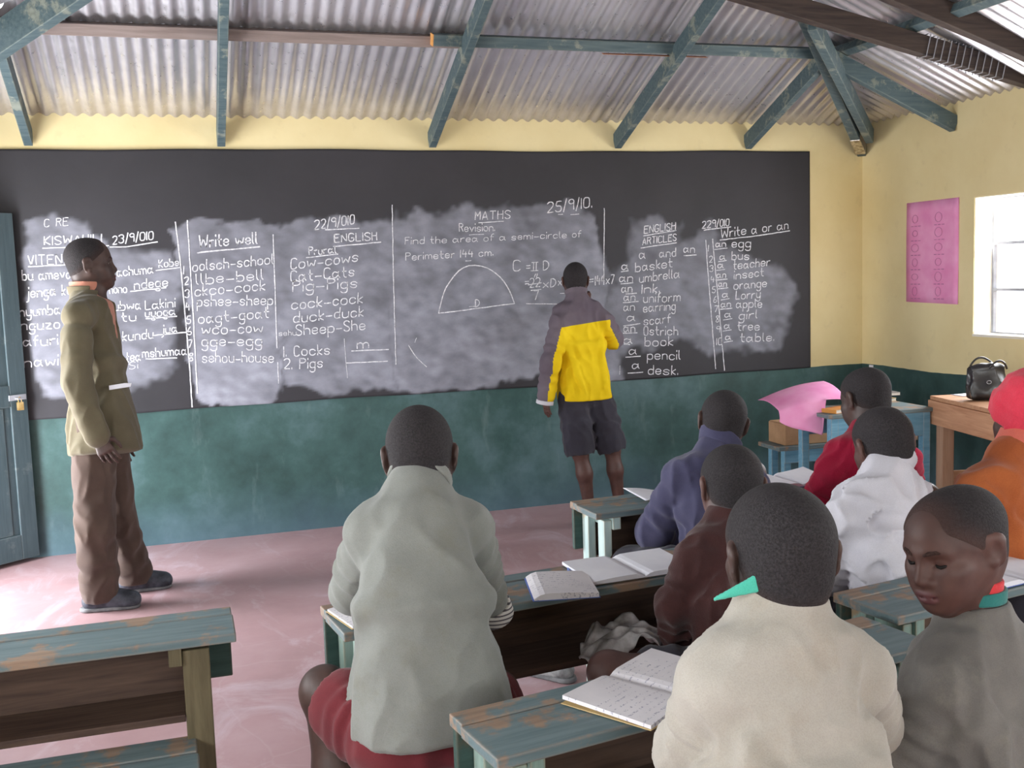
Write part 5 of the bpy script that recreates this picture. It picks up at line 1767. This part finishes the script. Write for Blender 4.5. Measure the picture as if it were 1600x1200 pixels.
def top_garment(p, g=0.014, name='sweater', mat=None, parent=None, base=None, hem=0.0, sleeve=1.0, seed=1, amp=0.006, freq=38.0, neck=0.066, neck_l=0.034, step=0.0075,
                hemw=0.155, hemd=0.115, chest=1.0, flare=0.0, sleeves=(0.060, 0.052, 0.042), neckcut=0.0, extra=None, stretch=(1, 1, 0.35), armk=0.008, wav=0.0048, folds=4, flat_hem=False):
    """Sweater or shirt over trunk and arms; hem: drop below the pelvis centre."""
    s = p['s']
    lo, hi = bounds(p, 0.24)
    u, fw, up = trunk_axes(p)
    c7, mid, pel = v3(p['c7']), v3(p['mid']), v3(p['pel'])
    lo[2] = max(lo[2], pel[2] - hem - 0.05)
    F = Field(lo, hi, step)
    sw = np.linalg.norm(v3(p['Rs']) - v3(p['Ls']))
    dn = unit(pel - mid)
    F.ecap(c7 - up * 0.065 * s + fw * 0.045 * s, mid + fw * 0.045 * s, u, (sw * 0.45) * chest, 0.092 * s + g * 0.5, 0.138 * s * chest + g * 0.5, 0.096 * s + g * 0.5, 0.05)
    F.ecap(mid + fw * 0.045 * s, pel + dn * hem, u, 0.134 * s * chest + g * 0.5, 0.098 * s + g * 0.5, hemw * s + flare, hemd * s + flare, 0.05, cap=0.03)
    for i, q in enumerate(('L', 'R')):
        S, E, Wr = v3(p[q + 's']), v3(p[q + 'e']), v3(p[q + 'w'])
        F.cap(c7 + fw * 0.030 * s - up * 0.012 * s, S + fw * 0.01, 0.046 * s + g * 0.4, 0.046 * s + g * 0.5, 0.045)
        F.ell(S, v3(1, 1, 1) * (sleeves[0] * s * 0.92 + g * 0.3), None, 0.04)
        F.cap(S + (E - S) * 0.30, E, sleeves[0] * s + g * 0.3, sleeves[1] * s + g * 0.3, armk, wav=(wav, 3.2, seed + i * 2.1))
        En = E + unit(Wr - E) * np.linalg.norm(Wr - E) * sleeve
        F.cap(E, En, sleeves[1] * s + g * 0.3, sleeves[2] * s + g * 0.2, 0.016, wav=(wav, 3.6, seed * 1.7 + i))
    # long folds running down the back from the armpits
    rf = np.random.default_rng(seed + 100)
    def back(t, x):
        a = c7 - up * 0.05 * s + fw * 0.045 * s
        q = a + (mid + fw * 0.045 * s - a) * min(1, 2 * t) if t < 0.5 else mid + fw * 0.045 * s + (pel + dn * hem - mid - fw * 0.045 * s) * (2 * t - 1)
        h0, h1 = (sw * 0.45 * chest, 0.138 * s * chest) if t < 0.5 else (0.136 * s * chest, hemw * s + flare)
        d0, d1 = (0.092 * s, 0.096 * s) if t < 0.5 else (0.098 * s, hemd * s + flare)
        e = 2 * t if t < 0.5 else 2 * t - 1
        e = e * e * (3 - 2 * e)
        return q + u * x * (h0 + (h1 - h0) * e + g * 0.5) * 0.985 - fw * (d0 + (d1 - d0) * e + g * 0.5) * 0.985 * (1 - abs(x) ** 2.4) ** (1 / 2.4)
    for i in range(folds):
        x0 = (0.86 if i % 2 else -0.86) * rf.uniform(0.8, 1.0)
        t0, t1 = rf.uniform(0.25, 0.45), rf.uniform(0.70, 0.98)
        x1 = x0 * rf.uniform(0.35, 0.85)
        for k in range(6):
            ta, tb2 = t0 + (t1 - t0) * k / 6, t0 + (t1 - t0) * (k + 1) / 6
            xa, xb = x0 + (x1 - x0) * (k / 6) ** 1.3, x0 + (x1 - x0) * ((k + 1) / 6) ** 1.3
            w_ = 0.0070 * s * math.sin(math.pi * (k + 0.5) / 6)
            F.cap(back(ta, xa), back(tb2, xb), w_, w_, 0.030)
    if extra:
        extra(F, p, u, fw, up)
    F.crumple(amp, freq, seed, stretch)
    # hem and neck opening
    F.plane(pel + dn * hem, (0, 0, -1) if flat_hem else dn, 0.006)
    H = Head(p)
    nk = c7 + fw * 0.030 * s
    nd = unit(H.at(0, -0.028, -0.05) - nk)
    F.cap(nk, nk + nd * neck_l, neck * s, (neck - 0.002) * s, 0.035)
    F.plane(nk + nd * neck_l, nd, 0.006)
    F.cap(nk + nd * (neck_l - 0.012), nk + nd * 0.2, (neck - 0.010) * s, (neck - 0.010) * s, 0.004, '-')
    for q in ('L', 'R'):
        Wr, E = v3(p[q + 'w']), v3(p[q + 'e'])
        d = unit(Wr - E)
    return F.build(name, mat, parent, base, keep=1), nk, nd, u, fw, up

def shorts(p, parent, base, mat, name='shorts', length=0.85, r=(0.100, 0.085), seed=5, amp=0.006, freq=42.0, top=0.08, step=0.008, to_ankle=False, lowr=0.06, knee_r=None):
    s = p['s']
    lo, hi = bounds(p, 0.20)
    u, fw, up = trunk_axes(p)
    pel, mid = v3(p['pel']), v3(p['mid'])
    hi[2] = pel[2] + 0.20
    lo[2] = 0.0
    F = Field(lo, hi, step)
    F.ecap(pel + (0, 0, top * s), pel - (0, 0, 0.03 * s), u, 0.138 * s, 0.102 * s, 0.150 * s, 0.112 * s, 0.03, cap=0.05 * s)
    for q in ('L', 'R'):
        hip = pel + u * (0.088 * s * (1 if q == 'R' else -1)) - (0, 0, 0.015)
        kn, an = v3(p[q + 'k']), v3(p[q + 'a'])
        if to_ankle:
            F.cap(hip, kn, r[0] * s, (knee_r or r[1]) * s, 0.03, wav=(0.003, 2.0, seed))
            F.cap(kn, v3(an[0], an[1], 0.095) + (0, 0, 0.0), (knee_r or r[1]) * s, lowr * s, 0.02, wav=(0.005, 3.0, seed + 1.0))
        else:
            F.cap(hip, hip + (kn - hip) * length, r[0] * s, r[1] * s, 0.03, wav=(0.005, 3.4, seed + (2 if q == 'L' else 0)))
    F.crumple(amp, freq, seed, (1, 1, 0.6))
    if to_ankle:
        F.plane(v3(0, 0, 0.045), (0, 0, -1), 0.004)
    else:
        for q in ('L', 'R'):
            kn = v3(p[q + 'k'])
            hip = pel + u * (0.088 * s * (1 if q == 'R' else -1)) - (0, 0, 0.015)
            e = hip + (kn - hip) * (length + 0.01)
            d = unit(kn - hip)
            F.cap(e + d * 0.10, e + d * 0.35, 0.105 * s, 0.105 * s, 0.006, '-', flat=None)
    return F.build(name, mat, parent, base)

def collar(parent, base, mat, nk, nd, u, s, a=0.062, b=0.064, hgt=0.020, th=0.0045, flare=0.25, lift=0.035, name='collar', gap=None, step=0.004):
    c = nk + nd * lift
    F = Field(c - 0.13, c + 0.13, step)
    F.band(c, nd, u, a * s, b * s, hgt, th, flare, gap=gap)
    return F.build(name, mat, parent, base)

def shoe(p, q, parent, base, mat, sole, ff, s=1.0):
    an = v3(p[q + 'a'])
    ff = unit(v3(ff) * (1, 1, 0))
    sd = np.cross(ff, (0, 0, 1.0))
    a0 = v3(an[0], an[1], 0)
    F = Field(a0 - 0.30, a0 + 0.32, 0.006)
    F.cap(a0 - ff * 0.045 * s + (0, 0, 0.046 * s), a0 + ff * 0.06 * s + (0, 0, 0.046 * s), 0.044 * s, 0.042 * s, 0.03)
    F.ell(a0 + ff * 0.125 * s + (0, 0, 0.034 * s), (0.047 * s, 0.047 * s, 0.040 * s), None, 0.04)
    F.cap(a0 + ff * 0.05 * s + (0, 0, 0.055 * s), a0 + ff * 0.14 * s + (0, 0, 0.040 * s), 0.046 * s, 0.038 * s, 0.03)
    F.cap(a0 - ff * 0.012 + (0, 0, 0.05), a0 - ff * 0.012 + (0, 0, 0.10), 0.046 * s, 0.044 * s, 0.02)
    F.plane(v3(0, 0, 0.014), (0, 0, -1), 0.003)
    F.plane(v3(0, 0, 0.105), (0, 0, 1), 0.003)
    o = F.build('shoe', mat, parent, base)
    F = Field(a0 - 0.30, a0 + 0.32, 0.006)
    F.cap(a0 - ff * 0.055 * s + (0, 0, 0.0), a0 + ff * 0.13 * s + (0, 0, 0.0), 0.046 * s, 0.048 * s, 0.03)
    F.plane(v3(0, 0, 0.001), (0, 0, -1), 0.001)
    F.plane(v3(0, 0, 0.020), (0, 0, 1), 0.003)
    F.build('sole', sole, o, base)
    lc = MB()
    for i in range(4):
        c = a0 + ff * (0.045 + 0.02 * i) * s + v3(0, 0, 0.088 - 0.006 * i) * s - base
        lc.tube([c - sd * 0.022 * s - (0, 0, 0.010), c - sd * 0.008 * s, c + sd * 0.008 * s, c + sd * 0.022 * s - v3(0, 0, 0.010)], 0.0025, 6)
    lc.build('laces', M['lash'], o)
    return o

def person(key, label, drop=0.028):
    p = POSE[key]
    for q in ('Ls', 'Rs'):
        p[q] = [p[q][0], p[q][1], p[q][2] - drop * p['s']]
    b = v3(p['pel'][0], p['pel'][1], 0.0)
    root = empty('person', tuple(b), 0, label, 'person')
    return p, root, b

# ---- the cast
pupils = 'pupils sitting at the desks'
M['cl_grey'] = cloth('grey_jersey', (122, 124, 119), (141, 143, 138), (122, 120, 106))
M['cl_grey_collar'] = cloth('grey_rib', (128, 130, 125), (142, 144, 139))
M['cl_maroon_shorts'] = cloth('maroon_cotton', (92, 34, 40), (116, 46, 52))
M['cl_navy'] = cloth('faded_navy_jersey', (60, 59, 84), (82, 81, 108))
M['cl_maroon'] = cloth('dark_maroon_knit', (52, 30, 29), (72, 42, 40), None, 300, 0.95, 5, 0.5)
M['cl_white'] = cloth('white_cotton', (190, 188, 196), (212, 210, 217), None, 500)
M['cl_red'] = cloth('crimson_knit', (140, 18, 48), (172, 28, 62), None, 300, 0.95, 5, 0.5)
M['cl_orange'] = cloth('rust_orange_knit', (156, 80, 42), (184, 104, 58), None, 300, 0.95, 5, 0.5)
M['cl_peach'] = cloth('peach_cotton', (206, 104, 88), (222, 124, 106))
M['cl_cap'] = cloth('red_knit_cap', (190, 42, 62), (212, 66, 84), None, 260, 0.95, 6, 0.7)
M['cl_cream'] = cloth('cream_jersey', (160, 154, 144), (178, 172, 163), (158, 145, 128))
M['cl_aqua'] = cloth('aqua_cotton', (70, 172, 150), (96, 196, 174))
M['cl_charcoal'] = cloth('charcoal_jersey', (98, 95, 92), (126, 122, 117), (138, 134, 122))
M['cl_dark'] = cloth('dark_cotton', (44, 42, 50), (62, 60, 70))
M['cl_khaki'] = cloth('khaki_suiting', (92, 84, 66), (110, 102, 82))
M['cl_brown'] = cloth('brown_suiting', (74, 60, 54), (92, 76, 68))
M['cl_salmon'] = cloth('salmon_shirt', (186, 124, 104), (202, 142, 122))
M['cl_redband'] = cloth('red_ribbing', (196, 48, 54), (214, 66, 70))
M['cl_teal'] = cloth('teal_ribbing', (40, 108, 104), (56, 126, 120))
M['cl_mauve'] = cloth('mauve_grey_fleece', (92, 83, 92), (112, 102, 110))
def stripes():
    t = NT('striped_shirt')
    w = t.math('PINGPONG', t.sep()[2], 0.006)
    t.base(t.mix(t.math('LESS_THAN', w, 0.0022), lin((206, 202, 196)), lin((92, 88, 92))))
    t.rough(0.9, 0.2)
    return t.m
M['cl_stripe'] = stripes()
M['leather'] = mottled('worn_grey_leather', (46, 49, 57), (86, 91, 102), 18, 0.45, 0.2)
M['sneaker'] = mottled('worn_sneaker', (110, 112, 114), (176, 178, 178), 22, 0.7, 0.2)
M['rubber'] = mottled('grey_rubber', (96, 96, 98), (128, 128, 130), 20, 0.8)

# boy in the grey jersey, front of the picture
p, root, b = person('grey', 'pupil in a pale grey jersey and maroon shorts, seated with back to the camera')
p['handL'] = (v3(0.6, 0.7, -0.1), v3(0, 0, -1), v3(1, 0, 0), 0.5)
p['handR'] = (v3(0.1, 0.9, 0.1), v3(0, 0, -1), v3(-1, 0, 0), 0.6)
o, H = body(p, root, b, M['skin'], hands=('L', 'R'))
hair(H, root, b); eyes(H, o, b)
_, nk, nd, u, fw, up = top_garment(p, 0.016, 'jersey', M['cl_grey'], root, b, hem=-0.015, seed=11, amp=0.0060, freq=46, hemw=0.182, hemd=0.155, chest=0.99, folds=0, sleeves=(0.056, 0.050, 0.042), stretch=(1, 1, 0.22), neck_l=0.056, sleeve=0.90)
Wr, El = v3(p['Rw']), v3(p['Re'])
F = Field(Wr - 0.12, Wr + 0.12, 0.004)
F.band(Wr - unit(Wr - El) * 0.006, unit(Wr - El), u, 0.042, 0.042, 0.022, 0.005)
F.build('striped_cuff', M['cl_stripe'], root, b)
collar(root, b, M['cl_grey_collar'], nk, nd, u, 0.98, 0.070, 0.070, 0.013, 0.005, 0.0, 0.036)
shorts(p, root, b, M['cl_maroon_shorts'], length=0.64, r=(0.098, 0.090), seed=3)

# pupil in navy at the foremost desk
p, root, b = person('navy', 'pupil in a faded navy jersey at the foremost desk, behind him the maroon sweater')
p['toeL'] = (-0.6, 0.8, 0); 
p['handL'] = (v3(0.5, 0.8, -0.1), v3(0, 0, -1), v3(1, 0, 0), 0.5)
p['handR'] = (v3(-0.3, 0.9, -0.1), v3(0, 0, -1), v3(-1, 0, 0), 0.5)
o, H = body(p, root, b, M['skin'], hands=('L', 'R'))
hair(H, root, b); eyes(H, o, b)
_, nk, nd, u, fw, up = top_garment(p, 0.020, 'jersey', M['cl_navy'], root, b, hem=0.06, seed=23, amp=0.007, freq=60, sleeves=(0.066, 0.066, 0.064), chest=1.10, hemw=0.19, hemd=0.14)
collar(root, b, M['cl_navy'], nk, nd, u, 0.86, 0.074, 0.078, 0.022, 0.006, 0.3, 0.038)
shorts(p, root, b, M['cl_dark'], length=0.85, seed=8)
shoe(p, 'L', root, b, M['sneaker'], M['rubber'], (-0.6, 0.8, 0), 0.9)
shoe(p, 'R', root, b, M['sneaker'], M['rubber'], (0.1, 1, 0), 0.9)

p, root, b = person('maroon', 'pupil in a dark maroon sweater, bare knee turned out, beside the large blank notebook')
p['toeL'] = (-0.9, 0.4, 0)
p['handL'] = (v3(-0.5, 0.7, -0.3), v3(0, 0, -1), v3(1, 0.5, 0), 0.5)
p['handR'] = (v3(-0.3, 0.9, -0.1), v3(0, 0, -1), v3(-1, 0, 0), 0.5)
o, H = body(p, root, b, M['skin_b'], hands=('L', 'R'))
hair(H, root, b); eyes(H, o, b)
top_garment(p, 0.022, 'sweater', M['cl_maroon'], root, b, hem=0.02, seed=31, amp=0.006, freq=64, neck=0.064, neck_l=0.03)
shorts(p, root, b, M['cl_dark'], length=0.62, seed=9)

p, root, b = person('white', 'pupil in a loose white shirt with gathered sleeves')
p['handL'] = (v3(0.3, 0.9, -0.1), v3(0, 0, -1), v3(1, 0, 0), 0.5)
p['handR'] = (v3(-0.3, 0.9, -0.1), v3(0, 0, -1), v3(-1, 0, 0), 0.5)
o, H = body(p, root, b, M['skin_b'], hands=('L', 'R'))
hair(H, root, b); eyes(H, o, b)
_, nk, nd, u, fw, up = top_garment(p, 0.020, 'shirt', M['cl_white'], root, b, hem=0.04, seed=43, amp=0.013, freq=58, sleeves=(0.066, 0.074, 0.064), chest=1.05, hemw=0.17, hemd=0.13)
collar(root, b, M['cl_white'], nk, nd, u, 0.88, 0.066, 0.070, 0.026, 0.005, 0.1, 0.044)
shorts(p, root, b, M['cl_dark'], length=0.9, seed=10)

p, root, b = person('red', 'pupil in a crimson sweater near the pink sheet, head bent down')
p['handL'] = (v3(0.3, 0.9, -0.1), v3(0, 0, -1), v3(1, 0, 0), 0.5)
p['handR'] = (v3(-0.3, 0.9, -0.1), v3(0, 0, -1), v3(-1, 0, 0), 0.5)
o, H = body(p, root, b, M['skin'], hands=('L', 'R'))
hair(H, root, b); eyes(H, o, b)
top_garment(p, 0.016, 'sweater', M['cl_red'], root, b, hem=0.02, seed=51, amp=0.006, freq=60, neck=0.064, neck_l=0.03)
shorts(p, root, b, M['cl_dark'], length=0.9, seed=12)

p, root, b = person('hat', 'pupil in a rust orange sweater with a peach collar and red cap')
p['handL'] = (v3(0.3, 0.9, -0.1), v3(0, 0, -1), v3(1, 0, 0), 0.5)
p['handR'] = (v3(-0.3, 0.9, -0.1), v3(0, 0, -1), v3(-1, 0, 0), 0.5)
o, H = body(p, root, b, M['skin'], hands=('L', 'R'))
eyes(H, o, b)
F = Field(H.box()[0] - 0.03, H.box()[1] + 0.05, 0.006)
head_core(F, H, 0.012, thin=True)
F.ell(H.at(0, -0.03, 0.07), v3(0.085, 0.100, 0.085), H.R, 0.03)
F.plane(H.at(0, 0.0, 0.015), H.R @ unit(v3(0, 0.42, -0.9)), 0.012)
F.band(H.at(0, -0.008, 0.022), H.R @ unit(v3(0, -0.42, 0.9)), H.R @ v3(1, 0, 0), 0.088, 0.112, 0.026, 0.008, 0.0, 0.010)
F.cap(H.at(0.05, -0.098, 0.055), H.at(-0.045, -0.060, 0.110), 0.010, 0.008, 0.03)
F.crumple(0.005, 55.0, 4)
F.build('knitted_cap', M['cl_cap'], root, b)
_, nk, nd, u, fw, up = top_garment(p, 0.018, 'sweater', M['cl_orange'], root, b, hem=0.06, seed=63, amp=0.006, freq=60)
collar(root, b, M['cl_peach'], nk, nd, u, 0.95, 0.070, 0.074, 0.028, 0.006, 0.25, 0.040)
shorts(p, root, b, M['cl_dark'], length=0.9, seed=13)

p, root, b = person('cream', 'pupil in a cream jersey with an aqua collar, beside the open notebook')
p['handL'] = (v3(0.3, 0.9, -0.1), v3(0, 0, -1), v3(1, 0, 0), 0.5)
p['handR'] = (v3(-0.3, 0.9, -0.1), v3(0, 0, -1), v3(-1, 0, 0), 0.5)
o, H = body(p, root, b, M['skin'], hands=('L', 'R'), fine_head=0.0045)
hair(H, root, b, 0.0045); eyes(H, o, b)
_, nk, nd, u, fw, up = top_garment(p, 0.018, 'jersey', M['cl_cream'], root, b, hem=0.06, seed=71, amp=0.006, freq=58, neck=0.070, neck_l=0.056, chest=1.02, step=0.0065, folds=6)
collar(root, b, M['cl_aqua'], nk, nd, u, 0.90, 0.060, 0.062, 0.012, 0.004, 0.0, 0.042)
for q, kq in ((-1, 0.78), (1, 0.45)):
    # collar point turned out over the jersey
    c = nk + nd * 0.052
    a0 = c + u * q * 0.040 - fw * 0.035 - nd * 0.006
    a2 = c + u * q * (0.050 + 0.035 * kq) - fw * 0.012 + nd * 0.012
    a1 = c + u * q * (0.050 + 0.085 * kq) + fw * 0.012 - nd * 0.030 * kq
    F = Field(c - 0.16, c + 0.16, 0.0035)
    for t in np.linspace(0, 1, 21):
        F.cap(a0 + (a2 - a0) * t, a0 + (a1 - a0) * (0.25 + 0.75 * t), 0.0034, 0.0030, 0.002)
    F.build('collar_point', M['cl_aqua'], root, b)
shorts(p, root, b, M['cl_dark'], length=0.9, seed=14)

p, root, b = person('boyR', 'boy in a charcoal jersey looking back over his shoulder, red band at the neck')
p['handL'] = (v3(0.3, 0.9, -0.1), v3(0, 0, -1), v3(1, 0, 0), 0.5)
p['handR'] = (v3(-0.3, 0.9, -0.1), v3(0, 0, -1), v3(-1, 0, 0), 0.5)
p['fade'] = 0.06
o, H = body(p, root, b, M['skin_b'], hands=('L', 'R'), fine_head=0.003, lid=0.9)
hair(H, root, b, 0.004, 0.0024, 'hair_b', 0.06); eyes(H, o, b, closed=True)
_, nk, nd, u, fw, up = top_garment(p, 0.020, 'jersey', M['cl_charcoal'], root, b, hem=0.06, seed=83, amp=0.007, freq=58, neck=0.070, neck_l=0.034, step=0.0065, folds=6)
collar(root, b, M['cl_teal'], nk, nd, u, 0.88, 0.061, 0.063, 0.012, 0.004, 0.1, 0.046)
collar(root, b, M['cl_redband'], nk, nd, u, 0.88, 0.055, 0.057, 0.014, 0.004, 0.1, 0.060, name='undershirt_collar')
shorts(p, root, b, M['cl_dark'], length=0.9, seed=15)

# teacher in a khaki suit jacket, in profile at the left
p, root, b = person('teacher', 'man in a khaki jacket and brown trousers standing in profile beside the door', 0.012)
p['toeR'] = (1, -0.12, 0); p['toeL'] = (1, 0.05, 0)
p['handR'] = (v3(0.42, -0.10, -0.9), v3(0.2, 1, 0.1), v3(1, 0.2, 0.2), 0.35)
p['handL'] = (v3(0.35, 0.10, -0.9), v3(0.2, -1, 0.1), v3(1, -0.2, 0.2), 0.35)
o, H = body(p, root, b, M['skin'], hands=('L', 'R'), fine_head=0.004)
hair(H, root, b, 0.005, 0.003); eyes(H, o, b)
_, nk, nd, u, fw, up = top_garment(p, 0.004, 'shirt', M['cl_salmon'], root, b, hem=-0.02, seed=3, amp=0.002, freq=30, neck=0.064, sleeve=0.8)
def jk(F, p, u, fw, up):
    c7, mid = v3(p['c7']), v3(p['mid'])
    a = c7 + fw * 0.10 - up * 0.04
    for t in np.linspace(0, 1, 10):       # V opening down the front
        F.cap(a + (mid + fw * 0.19 - a) * t * 0.75, a + (mid + fw * 0.19 - a) * t * 0.75 + fw * 0.15, 0.060 * (1 - t) + 0.004, 0.060 * (1 - t) + 0.004, 0.008, '-')
_, nk, nd, u, fw, up = top_garment(p, 0.020, 'jacket', M['cl_khaki'], root, b, hem=0.195, seed=91, amp=0.006, freq=44, sleeves=(0.064, 0.060, 0.056), chest=1.02, hemw=0.188, hemd=0.152, neck=0.070, neck_l=0.022, extra=jk, sleeve=0.97, stretch=(1, 1, 0.2), flare=0.01, armk=0.006, flat_hem=True, wav=0.002)
jacket = _
collar(root, b, M['cl_salmon'], nk, nd, u, 1.0, 0.064, 0.070, 0.022, 0.005, 0.15, 0.040)
collar(root, b, M['cl_khaki'], nk, nd, u, 1.0, 0.072, 0.078, 0.020, 0.006, 0.2, 0.020, name='jacket_collar', gap=(fw, 0.45))
shorts(p, root, b, M['cl_brown'], name='trousers', r=(0.104, 0.088), knee_r=0.090, lowr=0.088, seed=6, to_ankle=True, amp=0.008, freq=50, top=0.10)
# folded paper showing in the jacket pocket, and the pocket flap
pc = v3(p['pel']) + v3(0.115, -0.150, 0.135)
pk_ = MB()
pk_.add([(-0.050, 0.004, -0.016), (0.045, 0.000, -0.006), (0.050, 0.001, 0.010), (0.020, 0.000, 0.012), (-0.050, 0.004, 0.004),
         (-0.050, -0.004, -0.016), (0.045, -0.008, -0.006), (0.050, -0.007, 0.010), (0.020, -0.008, 0.012), (-0.050, -0.004, 0.004)],
        [(0, 1, 2, 3, 4), (9, 8, 7, 6, 5), (0, 5, 6, 1), (1, 6, 7, 2), (2, 7, 8, 3), (3, 8, 9, 4), (4, 9, 5, 0)])
pk_.build('pocket_paper', M['page_blank'], root, loc=tuple(pc - b))
shoe(p, 'R', root, b, M['leather'], M['rubber'], p['toeR'])
shoe(p, 'L', root, b, M['leather'], M['rubber'], p['toeL'])

# pupil writing at the board
M['cl_yellow'] = None
def jacket_two_tone():
    t = NT('yellow_and_grey_fleece')
    at = t.n('ShaderNodeAttribute', attribute_name='yoke')
    y = t.ramp(t.noise(5.0, 5.0), [(0.3, lin((214, 180, 12))), (0.7, lin((236, 204, 30)))])
    g = t.ramp(t.noise(5.0, 5.0), [(0.3, lin((92, 82, 92))), (0.7, lin((112, 102, 110)))])
    t.base(t.mix(t.math('GREATER_THAN', at.outputs['Fac'], 0.5), y, g))
    t.rough(0.9, 0.2)
    t.bump(t.noise(300.0, 2.0), 0.2, 0.002)
    return t.m
M['cl_yellow'] = jacket_two_tone()
p, root, b = person('board', 'pupil in a yellow and grey jacket writing at the blackboard, back turned')
p['handL'] = (v3(0.05, 0.1, -1), v3(0.9, 0.1, 0.1), v3(0.1, 1, 0), 0.22)
p['handR'] = (v3(0.0, 0.35, 0.9), v3(0, 0.9, -0.3), v3(-1, 0, 0.2), 0.7)
p['toeL'] = (-0.25, 1, 0); p['toeR'] = (0.25, 1, 0)
o, H = body(p, root, b, M['skin_b'], hands=('L', 'R'))
hair(H, root, b); eyes(H, o, b)
jo, nk, nd, u, fw, up = top_garment(p, 0.018, 'jacket', M['cl_yellow'], root, b, hem=0.02, seed=17, amp=0.006, freq=50, sleeves=(0.066, 0.062, 0.056), hemw=0.182, hemd=0.145, chest=1.14, step=0.0065, flat_hem=True)
me = jo.data
co = np.empty(len(me.vertices) * 3, np.float32)
me.vertices.foreach_get('co', co)
co = co.reshape(-1, 3) + b
c7 = v3(p['c7'])
yk = np.zeros(len(co), np.float32)
rel = (co - c7)
hgt = rel[:, 2] + 0.12 * np.abs(rel @ u) * 0
yk = np.clip((hgt + 0.150 - 0.02 * (rel @ u) * 5) / 0.012 + 0.5, 0, 1)
# the outer half of each sleeve is grey
for q, sg in (('L', -1), ('R', 1)):
    S, E, Wr = v3(p[q + 's']), v3(p[q + 'e']), v3(p[q + 'w'])
    for a, c in ((S, E), (E, Wr)):
        ab = c - a
        t = np.clip(((co - a) @ ab) / (ab @ ab), 0, 1)
        d = co - (a + t[:, None] * ab)
        near = np.linalg.norm(d, axis=1) < 0.085
        out = (d @ u) * sg > 0.012
        yk = np.where(near & out, 1.0, yk)
at = me.attributes.new('yoke', 'FLOAT', 'POINT')
at.data.foreach_set('value', yk.astype(np.float32))
collar(root, b, M['cl_mauve'], nk, nd, u, 0.9, 0.066, 0.068, 0.018, 0.006, 0.3, 0.032)
Wl, El = v3(p['Lw']), v3(p['Le'])
F = Field(Wl - 0.1, Wl + 0.1, 0.004)
F.band(Wl + unit(Wl - El) * 0.040, unit(Wl - El), u, 0.046, 0.046, 0.012, 0.006)
F.build('shirt_cuff', M['cl_white'], root, b)
shorts(p, root, b, M['cl_dark'], length=0.92, r=(0.104, 0.106), seed=27, amp=0.007, freq=50, top=0.10)
